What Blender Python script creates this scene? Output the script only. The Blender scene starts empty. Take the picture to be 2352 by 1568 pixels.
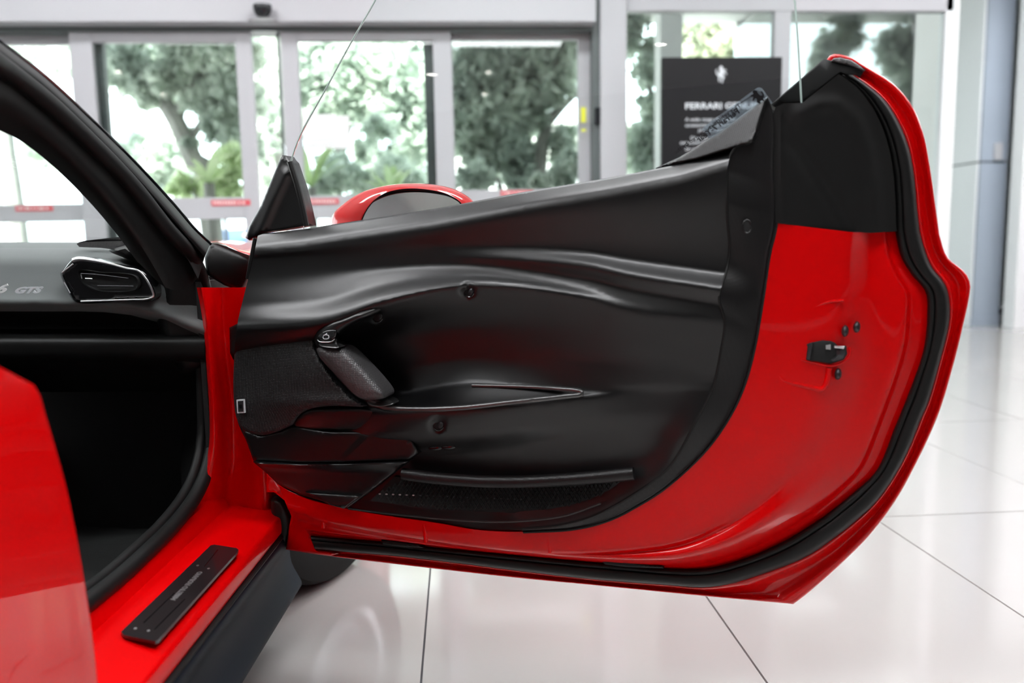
import bpy, bmesh, math, random
import numpy as np
from mathutils import Vector, Matrix
from mathutils.geometry import delaunay_2d_cdt

random.seed(7); RNG = np.random.default_rng(7)
scene = bpy.context.scene
COL = scene.collection

# ------------------------------------------------------------------ camera
H = 0.87                      # camera height
FPX = 1850.0
PITCH = math.atan(229/1850.0); YAW = math.radians(3.74); ROLL = 0.018
_f = np.array([math.sin(YAW)*math.cos(PITCH), math.cos(YAW)*math.cos(PITCH), -math.sin(PITCH)])
_r0 = np.array([math.cos(YAW), -math.sin(YAW), 0.0]); _u0 = np.cross(_r0, _f)
_r = _r0*math.cos(ROLL) - _u0*math.sin(ROLL); _u = _u0*math.cos(ROLL) + _r0*math.sin(ROLL)
CAM = np.array([0, 0, H])
cam = bpy.data.cameras.new('camera'); cam_o = bpy.data.objects.new('camera', cam); COL.objects.link(cam_o)
cam.sensor_width = 36; cam.lens = FPX/2352*36
cam.clip_start = 0.05; cam.clip_end = 300
cam_o.matrix_world = Matrix(((_r[0], _u[0], -_f[0], 0), (_r[1], _u[1], -_f[1], 0), (_r[2], _u[2], -_f[2], H), (0, 0, 0, 1)))
cam.dof.use_dof = True; cam.dof.focus_distance = 1.58; cam.dof.aperture_fstop = 2.2
scene.camera = cam_o

# ------------------------------------------------------------------ exposure, sky, sun
scene.view_settings.view_transform = 'Standard'; scene.view_settings.look = 'None'
scene.view_settings.gamma = 1; scene.view_settings.exposure = 0.0
scene.view_settings.use_curve_mapping = False
scene.cycles.max_bounces = 10; scene.cycles.diffuse_bounces = 5; scene.cycles.glossy_bounces = 5
scene.cycles.transparent_max_bounces = 16; scene.cycles.use_denoising = True
scene.cycles.caustics_reflective = False; scene.cycles.caustics_refractive = False
world = bpy.data.worlds.new('sky'); scene.world = world; world.use_nodes = True
_bg = world.node_tree.nodes['Background']
_bg.inputs[0].default_value = (0.86, 0.95, 1.0, 1); _bg.inputs[1].default_value = 5.0
sun = bpy.data.lights.new('sun', 'SUN'); sun.energy = 34.0; sun.angle = math.radians(3); sun.color = (1, .97, .9)
sun_o = bpy.data.objects.new('sun', sun); COL.objects.link(sun_o)
sun_o.rotation_euler = (math.radians(36), 0, math.radians(-32))      # from behind the building, lights the trees
CEIL_Z = 3.25
PANEL_STRENGTH = 21.5

# ------------------------------------------------------------------ pixel rays -> world points on real planes
def ray(px, py):
    px = np.asarray(px, float); py = np.asarray(py, float)
    return (_f[None] + np.outer((px.ravel()-1176)/FPX, _r) - np.outer((py.ravel()-784)/FPX, _u))
def atY(px, py, Y):
    r = ray(px, py); return CAM + r*(Y/r[:, 1])[:, None]
def atZ(px, py, z):
    r = ray(px, py); return CAM + r*((z-H)/r[:, 2])[:, None]
def atF(px, py, d):           # plane at distance d along the car's long axis
    r = ray(px, py); c = np.array([math.sin(YAW), math.cos(YAW), 0]); return CAM + r*(np.broadcast_to(d, len(r))/(r@c))[:, None]
def atS(px, py, X):           # plane parallel to the car's long axis, X metres to the side
    r = ray(px, py); return CAM + r*(np.broadcast_to(X, len(r))/(r@_r0))[:, None]
A = atZ(657, 1261, .22)[0]; B = atZ(1822, 1387, .22)[0]
DU = (B-A); DU[2] = 0; DU /= np.linalg.norm(DU)
DN = np.array([DU[1], -DU[0], 0]); DN *= -1 if DN[1] > 0 else 1
def atD(px, py, w):           # door plane, w centimetres towards the cabin side
    r = ray(px, py); p0 = A - CAM; t = (p0@DN + np.broadcast_to(w, len(r))*0.01)/(r@DN); return CAM + r*t[:, None]
SX = float((A-CAM)@_r0)             # side plane of the car
CARF = np.array([math.sin(YAW), math.cos(YAW), 0])
AF = float((A-CAM)@CARF)
def car(s, d, z):             # point from side offset, distance along the axis, height
    return CAM + _r0*s + CARF*d + np.array([0, 0, z-H])

# ------------------------------------------------------------------ curves
def spl(pts, n=60, closed=False):
    P = np.array(pts, float); m = len(P)
    if m == 2 and not closed:
        t = np.linspace(0, 1, n)[:, None]; return P[0]*(1-t)+P[1]*t
    if closed: Q = np.vstack([P[-1], P, P[0], P[1]]); segs = m
    else: Q = np.vstack([2*P[0]-P[1], P, 2*P[-1]-P[-2]]); segs = m-1
    out = []; k = 16
    for i in range(segs):
        p0, p1, p2, p3 = Q[i:i+4]
        d0 = np.linalg.norm(p1[:2]-p0[:2])**.5+1e-6; d1 = np.linalg.norm(p2[:2]-p1[:2])**.5+1e-6; d2 = np.linalg.norm(p3[:2]-p2[:2])**.5+1e-6
        m1 = (p2-p1) + d1*((p1-p0)/d0 - (p2-p0)/(d0+d1)); m2 = (p2-p1) + d1*((p3-p2)/d2 - (p3-p1)/(d1+d2))
        t = np.linspace(0, 1, k, endpoint=False)[:, None]
        out.append((2*t**3-3*t**2+1)*p1+(t**3-2*t**2+t)*m1+(-2*t**3+3*t**2)*p2+(t**3-t**2)*m2)
    out = np.vstack(out+[P[0:1] if closed else P[-1:]])
    L = np.concatenate([[0], np.cumsum(np.linalg.norm(np.diff(out[:, :2], axis=0), axis=1))])
    t = np.linspace(0, L[-1], n, endpoint=not closed)
    return np.stack([np.interp(t, L, out[:, j]) for j in range(out.shape[1])], 1)
def segs(*parts, n=50):       # piecewise curve with matched keys
    out = [spl(p, n) for p in parts]
    return np.vstack([o[:-1] for o in out[:-1]]+[out[-1]])
def mix(a, b, t): return a*(1-t)+b*t

# ------------------------------------------------------------------ objects
def wloc(o):
    v = np.zeros(3)
    while o is not None: v = v+np.array(o.location); o = o.parent
    return v
def tag(o, label=None, cat=None, group=None, kind=None):
    if label: o['label'] = label
    if cat: o['category'] = cat
    if group: o['group'] = group
    if kind: o['kind'] = kind
    return o
def empty(name, loc, parent=None):
    o = bpy.data.objects.new(name, None); COL.objects.link(o); o.empty_display_size = .05
    o.parent = parent; o.location = np.asarray(loc)-(wloc(parent) if parent else 0); return o
def mk(name, V, F, mat, parent=None, smooth=True, sharp=40, solid=0, bevel=0, flip=False, recalc=True):
    V = np.asarray(V, float); c = V.mean(0)
    me = bpy.data.meshes.new(name); me.from_pydata((V-c).tolist(), [], [list(map(int, f)) for f in F]); me.update()
    if recalc or flip:
        bm = bmesh.new(); bm.from_mesh(me)
        if recalc: bmesh.ops.recalc_face_normals(bm, faces=bm.faces)
        if flip: bmesh.ops.reverse_faces(bm, faces=bm.faces)
        bm.to_mesh(me); bm.free()
    if smooth:
        me.polygons.foreach_set('use_smooth', [True]*len(me.polygons)); me.set_sharp_from_angle(angle=math.radians(sharp))
    me.materials.append(mat)
    o = bpy.data.objects.new(name, me); COL.objects.link(o); o.parent = parent
    o.location = c-(wloc(parent) if parent else 0)
    if solid:
        m = o.modifiers.new('solid', 'SOLIDIFY'); m.thickness = abs(solid); m.offset = -1 if solid > 0 else 1
    if bevel:
        m = o.modifiers.new('bevel', 'BEVEL'); m.width = bevel; m.segments = 2; m.limit_method = 'ANGLE'
    return o
def to_cam(name, V, F):       # consistent winding facing the camera
    V = np.asarray(V); F = [list(f) for f in F]; s = 0
    for f in F[::max(1, len(F)//60)]:
        a, b, c = V[f[0]], V[f[1]], V[f[2]]; n = np.cross(b-a, c-a); s += np.sign(n@(CAM-a))
    return [f[::-1] for f in F] if s < 0 else F
def grid_faces(nr, nc, closed=False):
    F = []
    for i in range(nr-1):
        for j in range(nc-1 if not closed else nc):
            k = (j+1) % nc; F.append((i*nc+j, i*nc+k, (i+1)*nc+k, (i+1)*nc+j))
    return F
def loft(name, curves, mat, parent=None, sub=1, closed=False, solid=0, sharp=40, smooth_across=True):
    C = [np.asarray(c, float) for c in curves]
    if sub > 1:
        S = np.stack(C, 0); m = len(C); out = []
        for i in range(m-1):
            p0 = S[max(i-1, 0)]; p1 = S[i]; p2 = S[i+1]; p3 = S[min(i+2, m-1)]
            for t in np.linspace(0, 1, sub, endpoint=False):
                if smooth_across:
                    m1 = (p2-p0)/2 if i > 0 else (p2-p1); m2 = (p3-p1)/2 if i < m-2 else (p2-p1)
                    out.append((2*t**3-3*t**2+1)*p1+(t**3-2*t**2+t)*m1+(-2*t**3+3*t**2)*p2+(t**3-t**2)*m2)
                else: out.append(p1*(1-t)+p2*t)
        out.append(S[-1]); C = out
    V = np.vstack(C); F = to_cam(name, V, grid_faces(len(C), len(C[0]), closed))
    return mk(name, V, F, mat, parent, solid=solid, sharp=sharp, recalc=False)
def place(fn, curve, w):
    c = np.asarray(curve); return fn(c[:, 0], c[:, 1], w)
def inside(poly, X, Y):
    n = len(poly); r = np.zeros(len(X), bool); j = n-1
    for i in range(n):
        xi, yi = poly[i]; xj, yj = poly[j]
        c = ((yi > Y) != (yj > Y)) & (X < (xj-xi)*(Y-yi)/((yj-yi) or 1e-9)+xi); r ^= c; j = i
    return r
def dist(line, X, Y, closed=False):
    L = np.asarray(line, float)
    if closed: L = np.vstack([L, L[:1]])
    d = np.full(len(X), 1e9)
    for a, b in zip(L[:-1], L[1:]):
        v = b-a; q = (v@v) or 1e-9; t = np.clip(((X-a[0])*v[0]+(Y-a[1])*v[1])/q, 0, 1)
        d = np.minimum(d, np.hypot(X-a[0]-t*v[0], Y-a[1]-t*v[1]))
    return d
def skin(name, outline, fn, w, mat, parent=None, step=10, edge=0, drop=0, thick=1.0, closed_smooth=False, n=80, solid_back=True, sharp=45, extra=None):
    """surface filling an outline; w is a number or function(px,py); the edge rolls back by drop over edge px; side walls of depth thick"""
    P = spl(outline, n, True)[:, :2] if closed_smooth else np.array(outline, float)[:, :2]
    if not closed_smooth:                   # densify straight outline
        Q = []
        for a, b in zip(P, np.roll(P, -1, 0)):
            k = max(1, int(np.hypot(*(b-a))/max(step, 4))); Q += [a+(b-a)*i/k for i in range(k)]
        P = np.array(Q)
    x0, y0 = P.min(0); x1, y1 = P.max(0)
    gx, gy = np.meshgrid(np.arange(x0+step/2, x1, step), np.arange(y0+step/2, y1, step)); gx = gx.ravel(); gy = gy.ravel()
    if len(gx):
        k = inside(P, gx, gy); gx, gy = gx[k], gy[k]; k = dist(P, gx, gy, True) > step*.45; gx, gy = gx[k], gy[k]
    if edge:                                # extra rings for a round edge
        nx = np.roll(P, -1, 0)-np.roll(P, 1, 0); nx /= (np.linalg.norm(nx, axis=1)[:, None]+1e-9); nn = np.stack([-nx[:, 1], nx[:, 0]], 1)
        for q in (.15, .4, .7, 1.0):
            for s in (1, -1):
                R = P+nn*s*edge*q; k = inside(P, R[:, 0], R[:, 1]); R = R[k]
                if len(R):
                    dd = dist(P, R[:, 0], R[:, 1], True); R = R[dd > edge*q*.9]
                    if len(R):
                        gx = np.concatenate([gx, R[:, 0]]); gy = np.concatenate([gy, R[:, 1]])
    if extra is not None:
        X = np.asarray(extra, float); X = X[inside(P, X[:, 0], X[:, 1])]; X = X[dist(P, X[:, 0], X[:, 1], True) > 1.2]
        far = np.ones(len(gx), bool)
        for k in range(0, len(gx), 2000):
            far[k:k+2000] = (np.hypot(gx[k:k+2000, None]-X[None, :, 0], gy[k:k+2000, None]-X[None, :, 1]).min(1) > 2.6)
        gx = np.concatenate([gx[far], X[:, 0]]); gy = np.concatenate([gy[far], X[:, 1]])
    pts = np.vstack([P, np.stack([gx, gy], 1)]) if len(gx) else P
    m = len(P)
    res = delaunay_2d_cdt([Vector(p) for p in pts], [(i, (i+1) % m) for i in range(m)], [], 1, 1e-4)
    V2 = np.array([tuple(v) for v in res[0]]); T = [list(f) for f in res[2]]
    W = w(V2[:, 0], V2[:, 1]) if callable(w) else np.full(len(V2), float(w))
    if edge:
        d = np.clip(dist(P, V2[:, 0], V2[:, 1], True)/edge, 0, 1); W = W-drop*(1-np.sqrt(np.clip(1-(1-d)**2, 0, 1)))
    V = fn(V2[:, 0], V2[:, 1], W)
    T = to_cam(name, V, T)
    if thick:
        cnt = {}
        for f in T:
            for a, b in zip(f, f[1:]+f[:1]): cnt[(a, b)] = 1
        be = [(a, b) for (a, b) in cnt if (b, a) not in cnt]
        idx = {}; ext = []
        for a, b in be:
            for q in (a, b):
                if q not in idx: idx[q] = len(V)+len(ext); ext.append(q)
        e = np.array(ext); V = np.vstack([V, V[e]+BACK(fn)*thick])
        T += [[b, a, idx[a], idx[b]] for a, b in be]
    return mk(name, V, T, mat, parent, sharp=sharp, recalc=False)
def BACK(fn):
    if fn is atD: return -DN*0.01
    if fn is atF: return CARF*0.01
    if fn is atY: return np.array([0, .01, 0])
    if fn is atS: return -_r0*0.01
    return np.array([0, 0, -.01])
def tube(name, pts, r, mat, parent=None, ns=10, flat=1.0, cap=True, scale=None):
    P = np.asarray(pts, float); n = len(P); T = np.gradient(P, axis=0); T /= np.linalg.norm(T, axis=1)[:, None]
    up = np.array([0, 0, 1.]) if abs(T[:, 2]).mean() < .8 else np.array([1., 0, 0])
    V = []
    rr = np.broadcast_to(r, n) if scale is None else r*np.asarray(scale)
    a0 = np.cross(T[0], up); a0 /= np.linalg.norm(a0)
    for i in range(n):
        a = a0-T[i]*(a0@T[i]); a /= np.linalg.norm(a); b = np.cross(T[i], a); a0 = a
        for k in range(ns):
            t = 2*math.pi*k/ns; V.append(P[i]+a*math.cos(t)*rr[i]+b*math.sin(t)*rr[i]*flat)
    F = grid_faces(n, ns, True)
    if cap: F += [list(range(ns))[::-1], list(range((n-1)*ns, n*ns))]
    return mk(name, V, F, mat, parent)
def boxg(x0, x1, y0, y1, z0, z1):
    V = [(x, y, z) for x in (x0, x1) for y in (y0, y1) for z in (z0, z1)]
    return V, [(0, 1, 3, 2), (4, 6, 7, 5), (0, 4, 5, 1), (2, 3, 7, 6), (0, 2, 6, 4), (1, 5, 7, 3)]
def box(name, x0, x1, y0, y1, z0, z1, mat, parent=None, bevel=0):
    x0, x1 = sorted((x0, x1)); z0, z1 = sorted((z0, z1)); y0, y1 = sorted((y0, y1))
    V, F = boxg(x0, x1, y0, y1, z0, z1); return mk(name, V, F, mat, parent, smooth=False, bevel=bevel)
def fbox(name, a, b, c, d, Y, dy, mat, parent=None, bevel=0, z0=None, z1=None):
    """box standing in a facade plane, its front face covering pixels a..c, b..d"""
    X0 = atY(a, (b+d)/2, Y)[0][0]; X1 = atY(c, (b+d)/2, Y)[0][0]
    za = atY((a+c)/2, d, Y)[0][2] if z0 is None else z0; zb = atY((a+c)/2, b, Y)[0][2] if z1 is None else z1
    return box(name, X0, X1, Y, Y+dy, za, zb, mat, parent, bevel)

# ------------------------------------------------------------------ materials
def pm(name, col, rough=.5, metal=0, coat=0, spec=.5, bump=None, trans=0, emit=0, coat_rough=.03, noise=None, sheen=0):
    m = bpy.data.materials.new(name); m.use_nodes = True; nt = m.node_tree; b = nt.nodes['Principled BSDF']
    b.inputs['Base Color'].default_value = (*col, 1); b.inputs['Roughness'].default_value = rough; b.inputs['Metallic'].default_value = metal
    b.inputs['Coat Weight'].default_value = coat; b.inputs['Coat Roughness'].default_value = coat_rough; b.inputs['Specular IOR Level'].default_value = spec
    b.inputs['Transmission Weight'].default_value = trans
    if sheen: b.inputs['Sheen Weight'].default_value = sheen
    if emit: b.inputs['Emission Color'].default_value = (*col, 1); b.inputs['Emission Strength'].default_value = emit
    tc = nt.nodes.new('ShaderNodeTexCoord')
    if noise:                                # (scale, amount) small colour variation
        t = nt.nodes.new('ShaderNodeTexNoise'); t.inputs['Scale'].default_value = noise[0]; t.inputs['Detail'].default_value = 6
        nt.links.new(tc.outputs['Object'], t.inputs['Vector'])
        x = nt.nodes.new('ShaderNodeMix'); x.data_type = 'RGBA'
        x.inputs['A'].default_value = (*[c*(1-noise[1]) for c in col], 1); x.inputs['B'].default_value = (*[min(1, c*(1+noise[1])) for c in col], 1)
        nt.links.new(t.outputs['Fac'], x.inputs['Factor']); nt.links.new(x.outputs['Result'], b.inputs['Base Color'])
    if bump:
        kind, sc, st = bump
        if kind == 'noise': t = nt.nodes.new('ShaderNodeTexNoise'); t.inputs['Scale'].default_value = sc; t.inputs['Detail'].default_value = 4; out = t.outputs['Fac']; tv = t
        else: t = nt.nodes.new('ShaderNodeTexVoronoi'); t.inputs['Scale'].default_value = sc; t.inputs['Randomness'].default_value = 0 if kind == 'dots' else 1; out = t.outputs['Distance']; tv = t
        nt.links.new(tc.outputs['Object'], tv.inputs['Vector'])
        bp = nt.nodes.new('ShaderNodeBump'); bp.inputs['Strength'].default_value = st; bp.inputs['Distance'].default_value = .001
        nt.links.new(out, bp.inputs['Height']); nt.links.new(bp.outputs['Normal'], b.inputs['Normal'])
    return m
def glass(name, tint=(.93, .97, .96), refl=.07):
    m = bpy.data.materials.new(name); m.use_nodes = True; nt = m.node_tree; nt.nodes.clear()
    o = nt.nodes.new('ShaderNodeOutputMaterial'); t = nt.nodes.new('ShaderNodeBsdfTransparent'); t.inputs[0].default_value = (*tint, 1)
    g = nt.nodes.new('ShaderNodeBsdfGlossy'); g.inputs['Roughness'].default_value = .01; g.inputs[0].default_value = (1, 1, 1, 1)
    f = nt.nodes.new('ShaderNodeFresnel'); f.inputs[0].default_value = 1.45
    ma = nt.nodes.new('ShaderNodeMath'); ma.operation = 'MULTIPLY'; ma.inputs[1].default_value = refl/.04
    x = nt.nodes.new('ShaderNodeMixShader'); nt.links.new(f.outputs[0], ma.inputs[0]); ma.use_clamp = True
    nt.links.new(ma.outputs[0], x.inputs[0]); nt.links.new(t.outputs[0], x.inputs[1]); nt.links.new(g.outputs[0], x.inputs[2]); nt.links.new(x.outputs[0], o.inputs[0])
    return m
def leafmat(name, a, b):
    m = bpy.data.materials.new(name); m.use_nodes = True; nt = m.node_tree; nt.nodes.clear()
    o = nt.nodes.new('ShaderNodeOutputMaterial'); d = nt.nodes.new('ShaderNodeBsdfDiffuse'); t = nt.nodes.new('ShaderNodeBsdfTranslucent')
    tc = nt.nodes.new('ShaderNodeTexCoord'); n = nt.nodes.new('ShaderNodeTexNoise'); n.inputs['Scale'].default_value = 1.3; n.inputs['Detail'].default_value = 5
    nt.links.new(tc.outputs['Object'], n.inputs['Vector'])
    r = nt.nodes.new('ShaderNodeValToRGB'); r.color_ramp.elements[0].position = .35; r.color_ramp.elements[1].position = .65
    r.color_ramp.elements[0].color = (*a, 1); r.color_ramp.elements[1].color = (*b, 1); nt.links.new(n.outputs['Fac'], r.inputs[0])
    x = nt.nodes.new('ShaderNodeMixShader'); x.inputs[0].default_value = .55
    for s in (d, t): nt.links.new(r.outputs[0], s.inputs[0])
    nt.links.new(d.outputs[0], x.inputs[1]); nt.links.new(t.outputs[0], x.inputs[2]); nt.links.new(x.outputs[0], o.inputs[0]); return m
M = dict(
    red=pm('red_paint', (.66, .0, .001), .4, coat=.9, spec=.1),
    redin=pm('red_paint_inner', (.7, .0, .001), .42, coat=.5, spec=.05, coat_rough=.05),
    trim=pm('black_satin_leather', (.002, .002, .0024), .34, spec=.7, bump=('voro', 900, .05)),
    trimgloss=pm('satin_leather_edge', (.02, .02, .02), .3, spec=1, coat=1, coat_rough=.16),
    trimside=pm('black_textured_vinyl', (.006, .0055, .006), .34, spec=.45, bump=('dots', 420, .3)),
    cap=pm('black_moulded_plastic', (.007, .007, .007), .48, spec=.3, bump=('noise', 900, .06)),
    rubber=pm('black_rubber', (.007, .007, .007), .5, spec=.3, bump=('noise', 500, .05)),
    perf=pm('perforated_leather', (.08, .077, .08), .4, spec=.8, bump=('dots', 310, 1.0)),
    cloth=pm('speaker_cloth', (.018, .018, .019), .45, spec=.5, bump=('dots', 330, .9)),
    dash=pm('grey_alcantara', (.12, .13, .13), .85, sheen=.15, bump=('noise', 700, .2)),
    dark=pm('dark_cabin_lining', (.006, .0065, .007), .75, bump=('noise', 400, .1)),
    carpet=pm('dark_carpet', (.015, .016, .016), .95, bump=('noise', 600, .8)),
    gloss=pm('gloss_black', (.006, .006, .007), .12, coat=.6),
    chrome=pm('satin_chrome', (.85, .84, .86), .35, metal=1),
    skirt=pm('side_skirt_plastic', (.005, .009, .016), .5, spec=.15),
    plate=pm('brushed_dark_plate', (.012, .008, .009), .3, coat=.4),
    bolt=pm('dark_zinc', (.06, .06, .065), .4, metal=.7),
    mirror=pm('mirror_silver', (.85, .86, .84), .02, metal=1),
    glass=glass('pane_glass', (.95, .98, .97), .035), cglass=glass('car_glass', (.93, .96, .95), .045),
    edge=pm('glass_edge', (.5, .62, .58), .6, spec=.2),
    white=pm('white_painted_metal', (.52, .525, .55), .4, noise=(2, .02)),
    wall=pm('white_wall', (.82, .82, .83), .7, noise=(1.5, .02)),
    greywall=pm('grey_blue_panel', (.38, .44, .52), .35, noise=(2, .03)),
    lightpan=pm('light_grey_and_lit_side', (.85, .88, .9), .35),
    darkwall=pm('charcoal_wall', (.045, .04, .042), .6, noise=(1, .1)),
    ceil=pm('ceiling_paint', (.72, .72, .72), .8),
    tile=pm('porcelain_tile', (.47, .455, .44), .09, spec=.9, noise=(1.6, .03), bump=('noise', 60, .01)),
    grout=pm('dark_grout', (.12, .12, .13), .8),
    spot=pm('downlight_lens', (1, .95, .88), .5, emit=60),
    lamp=pm('added_strip_led', (.97, .98, 1), .5, emit=PANEL_STRENGTH),
    sign=pm('sign_black', (.009, .008, .01), .45, spec=.3),
    signtext=pm('sign_white_ink', (.75, .78, .82), .5),
    sens=pm('sensor_black', (.01, .012, .015), .25),
    sticker=pm('red_sticker', (.75, .12, .14), .5), yel=pm('yellow_sticker', (.75, .78, .05), .5), paper=pm('white_paper', (.9, .9, .9), .8),
    darkmetal=pm('dark_stile', (.12, .14, .14), .4),
    bark=pm('tree_bark', (.32, .32, .3), .9, noise=(6, .3), bump=('noise', 20, .8)),
    ground=pm('outdoor_paving', (.5, .5, .48), .9, noise=(3, .1)), stucco=pm('outdoor_white_stucco', (.9, .9, .9), .9, noise=(2, .04)),
    tyre=pm('tyre_rubber', (.007, .007, .007), .7, spec=.2, bump=('noise', 200, .1)), rim=pm('alloy', (.4, .4, .42), .3, metal=1),
    carwhite=pm('parked_car_white', (.75, .78, .85), .3, coat=.6), carwin=pm('parked_car_glass', (.05, .09, .18), .1),
    leafA=leafmat('leaf_grey_green_hazed', (.44, .51, .46), (.74, .8, .72)), leafB=leafmat('leaf_light_green_hazed', (.48, .6, .36), (.75, .85, .58)),  # outdoor glare and haze put into the pale leaf colours
    leafC=leafmat('leaf_olive_hazed', (.46, .5, .4), (.76, .78, .64)),
    film=None)
_m = glass('tinted_label_film', (.75, .84, .9), .08); M['film'] = _m
_n = _m.node_tree; _o = [n for n in _n.nodes if n.type == 'OUTPUT_MATERIAL'][0]; _s = _o.inputs[0].links[0].from_socket
_d = _n.nodes.new('ShaderNodeBsdfDiffuse'); _d.inputs[0].default_value = (.42, .52, .6, 1); _x = _n.nodes.new('ShaderNodeMixShader'); _x.inputs[0].default_value = .3
_n.links.new(_s, _x.inputs[1]); _n.links.new(_d.outputs[0], _x.inputs[2]); _n.links.new(_x.outputs[0], _o.inputs[0])

# ================================================================== THE ROOM
def struct(o, label=None): return tag(o, label, None, None, 'structure')
YF = 5.0                                                    # facade plane
# floor with single tiles; the joints are gaps down to the grout bed
floor = struct(box('floor', -7.2, 9.0, -5.0, 9.2, -.06, -.006, M['grout']), 'white porcelain tiled showroom floor')
x_ref = atZ(967, 1568, 0)[0][0]; x_ref2 = atZ(1762, 1568, 0)[0][0]; TW = (x_ref2-x_ref); y_ref = atZ(2030, 1187, 0)[0][1]; TL = 1.2
_j = .0022
_tv, _tf = boxg(-TW/2+_j, TW/2-_j, -TL/2+_j, TL/2-_j, -.012, 0)
_tile = mk('tile', _tv, _tf, M['tile'], floor, smooth=False)
_first = True
for i in range(-9, 13):
    for j in range(-7, 6):
        cx = x_ref+(i+.5)*TW; cy = y_ref+(j+.5)*TL
        if cx < -6.9 or cx > 8.7 or cy < -4.7 or cy > 8.9: continue
        if _first: t = _tile; _first = False
        else: t = _tile.copy(); COL.objects.link(t)
        t.location = np.array([cx, cy, -.006+.0003*((i*7+j*3) % 3)])-wloc(floor)
ceiling = struct(box('ceiling', -7.2, 9.0, -5.0, 9.2, CEIL_Z, CEIL_Z+.1, M['ceil']), 'white showroom ceiling')
struct(box('wall_back', -7.2, 9.0, -5.1, -5.0, 0, CEIL_Z, M['darkwall']), 'charcoal showroom wall behind the camera')
struct(box('wall_left', -7.3, -7.2, -5.0, YF+.1, 0, CEIL_Z, M['wall']), 'white side wall')
struct(box('wall_right', 9.0, 9.1, -5.0, 9.2, 0, CEIL_Z, M['wall']), 'white side wall')
# ceiling lights: unseen strips added for the door highlights, and downlights
lt = empty('added_strip_light', (-2.4, .3, CEIL_Z)); tag(lt, 'long slim strip light added in the unseen ceiling for light and highlights', 'ceiling light', 'added strip lights in the ceiling')
box('frame', -3.35, -1.45, 0.08, .52, CEIL_Z-.03, CEIL_Z, M['white'], lt); box('diffuser', -3.3, -1.5, .12, .48, CEIL_Z-.04, CEIL_Z-.031, M['lamp'], lt)
for i, x in enumerate((-2.4, .4, 3.2, 6.0)):                 # added rows placed for door highlights; first row cut to spare window reflections
    for j, y in enumerate((.3, 1.7, 3.4)):
        if (i == 0 and j == 0) or (i > 1 and j == 0): continue
        c = lt.copy(); COL.objects.link(c); c.location = (x, y, CEIL_Z)
        for ch in lt.children: d = ch.copy(); COL.objects.link(d); d.parent = c
for x, y in ((4.6, 5.9), (7.0, 5.9)):  # extra strips added to brighten the dim deeper part
    c = lt.copy(); COL.objects.link(c); c.location = (x, y, CEIL_Z)
    for ch in lt.children: d = ch.copy(); COL.objects.link(d); d.parent = c
dl = empty('downlight', (-2, -1.5, CEIL_Z)); tag(dl, 'small round downlight recessed in the ceiling behind the camera', 'downlight', 'round downlights in the ceiling')
for nm, r0, r1, z0, z1, mt in (('lens', 0, .045, -.012, -.01, 'spot'), ('bezel', .045, .06, -.015, -.001, 'white')):
    V = []
    for (r, z) in ((r0, z1), (r1, z1), (r1, z0), (r0, z0)):
        for k in range(20): V.append((-2+r*math.cos(k*math.pi/10), -1.5+r*math.sin(k*math.pi/10), CEIL_Z+z))
    mk(nm, V, grid_faces(4, 20, True), M[mt], dl)
for x in (-4.5, -2, .5, 3, 5.5):
    for y in (-1.5, -3.2):
        if (x, y) == (-2, -1.5): continue
        c = dl.copy(); COL.objects.link(c); c.location = (x, y, CEIL_Z)
        for ch in dl.children: d = ch.copy(); COL.objects.link(d); d.parent = c
# facade: header and posts
XL, XP0 = -7.2, atY(1362, 200, YF)[0][0]
hz = atY(700, 50, YF-.12)[0][2]
struct(box('trim_1', XL, XP0, YF-.12, YF+.12, hz, CEIL_Z, M['white'], bevel=.006), 'white door operator header above the sliding doors')
struct(box('trim_2', XL, XP0, YF-.02, YF+.12, hz-.025, hz, M['darkmetal']), 'dark strip as shadow under the door header')  # dark strip carries the shadow below the header
struct(fbox('trim_3', 1362, 0, 1380, 700, YF-.03, .14, M['darkmetal'], z0=0, z1=CEIL_Z), 'dark track strip at the door jamb')
struct(fbox('trim_4', 1380, 0, 1440, 700, YF-.06, .2, M['white'], z0=0, z1=CEIL_Z, bevel=.005), 'white post between doors and shop window')
lk = fbox('door_lock', 1367, 247, 1379, 285, YF-.05, .02, M['sens']); tag(lk, 'small black latch box on the white door jamb', 'latch')
st0 = empty('sticker', atY(1340, 265, YF)[0])
tag(st0, 'yellow sticker on the right frame of the fixed glass panel', 'sticker')
fbox('label', 1334, 246, 1346, 281, YF-.008, .002, M['yel'], st0); fbox('label', 1335, 296, 1346, 302, YF-.008, .002, M['yel'], st0)

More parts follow.
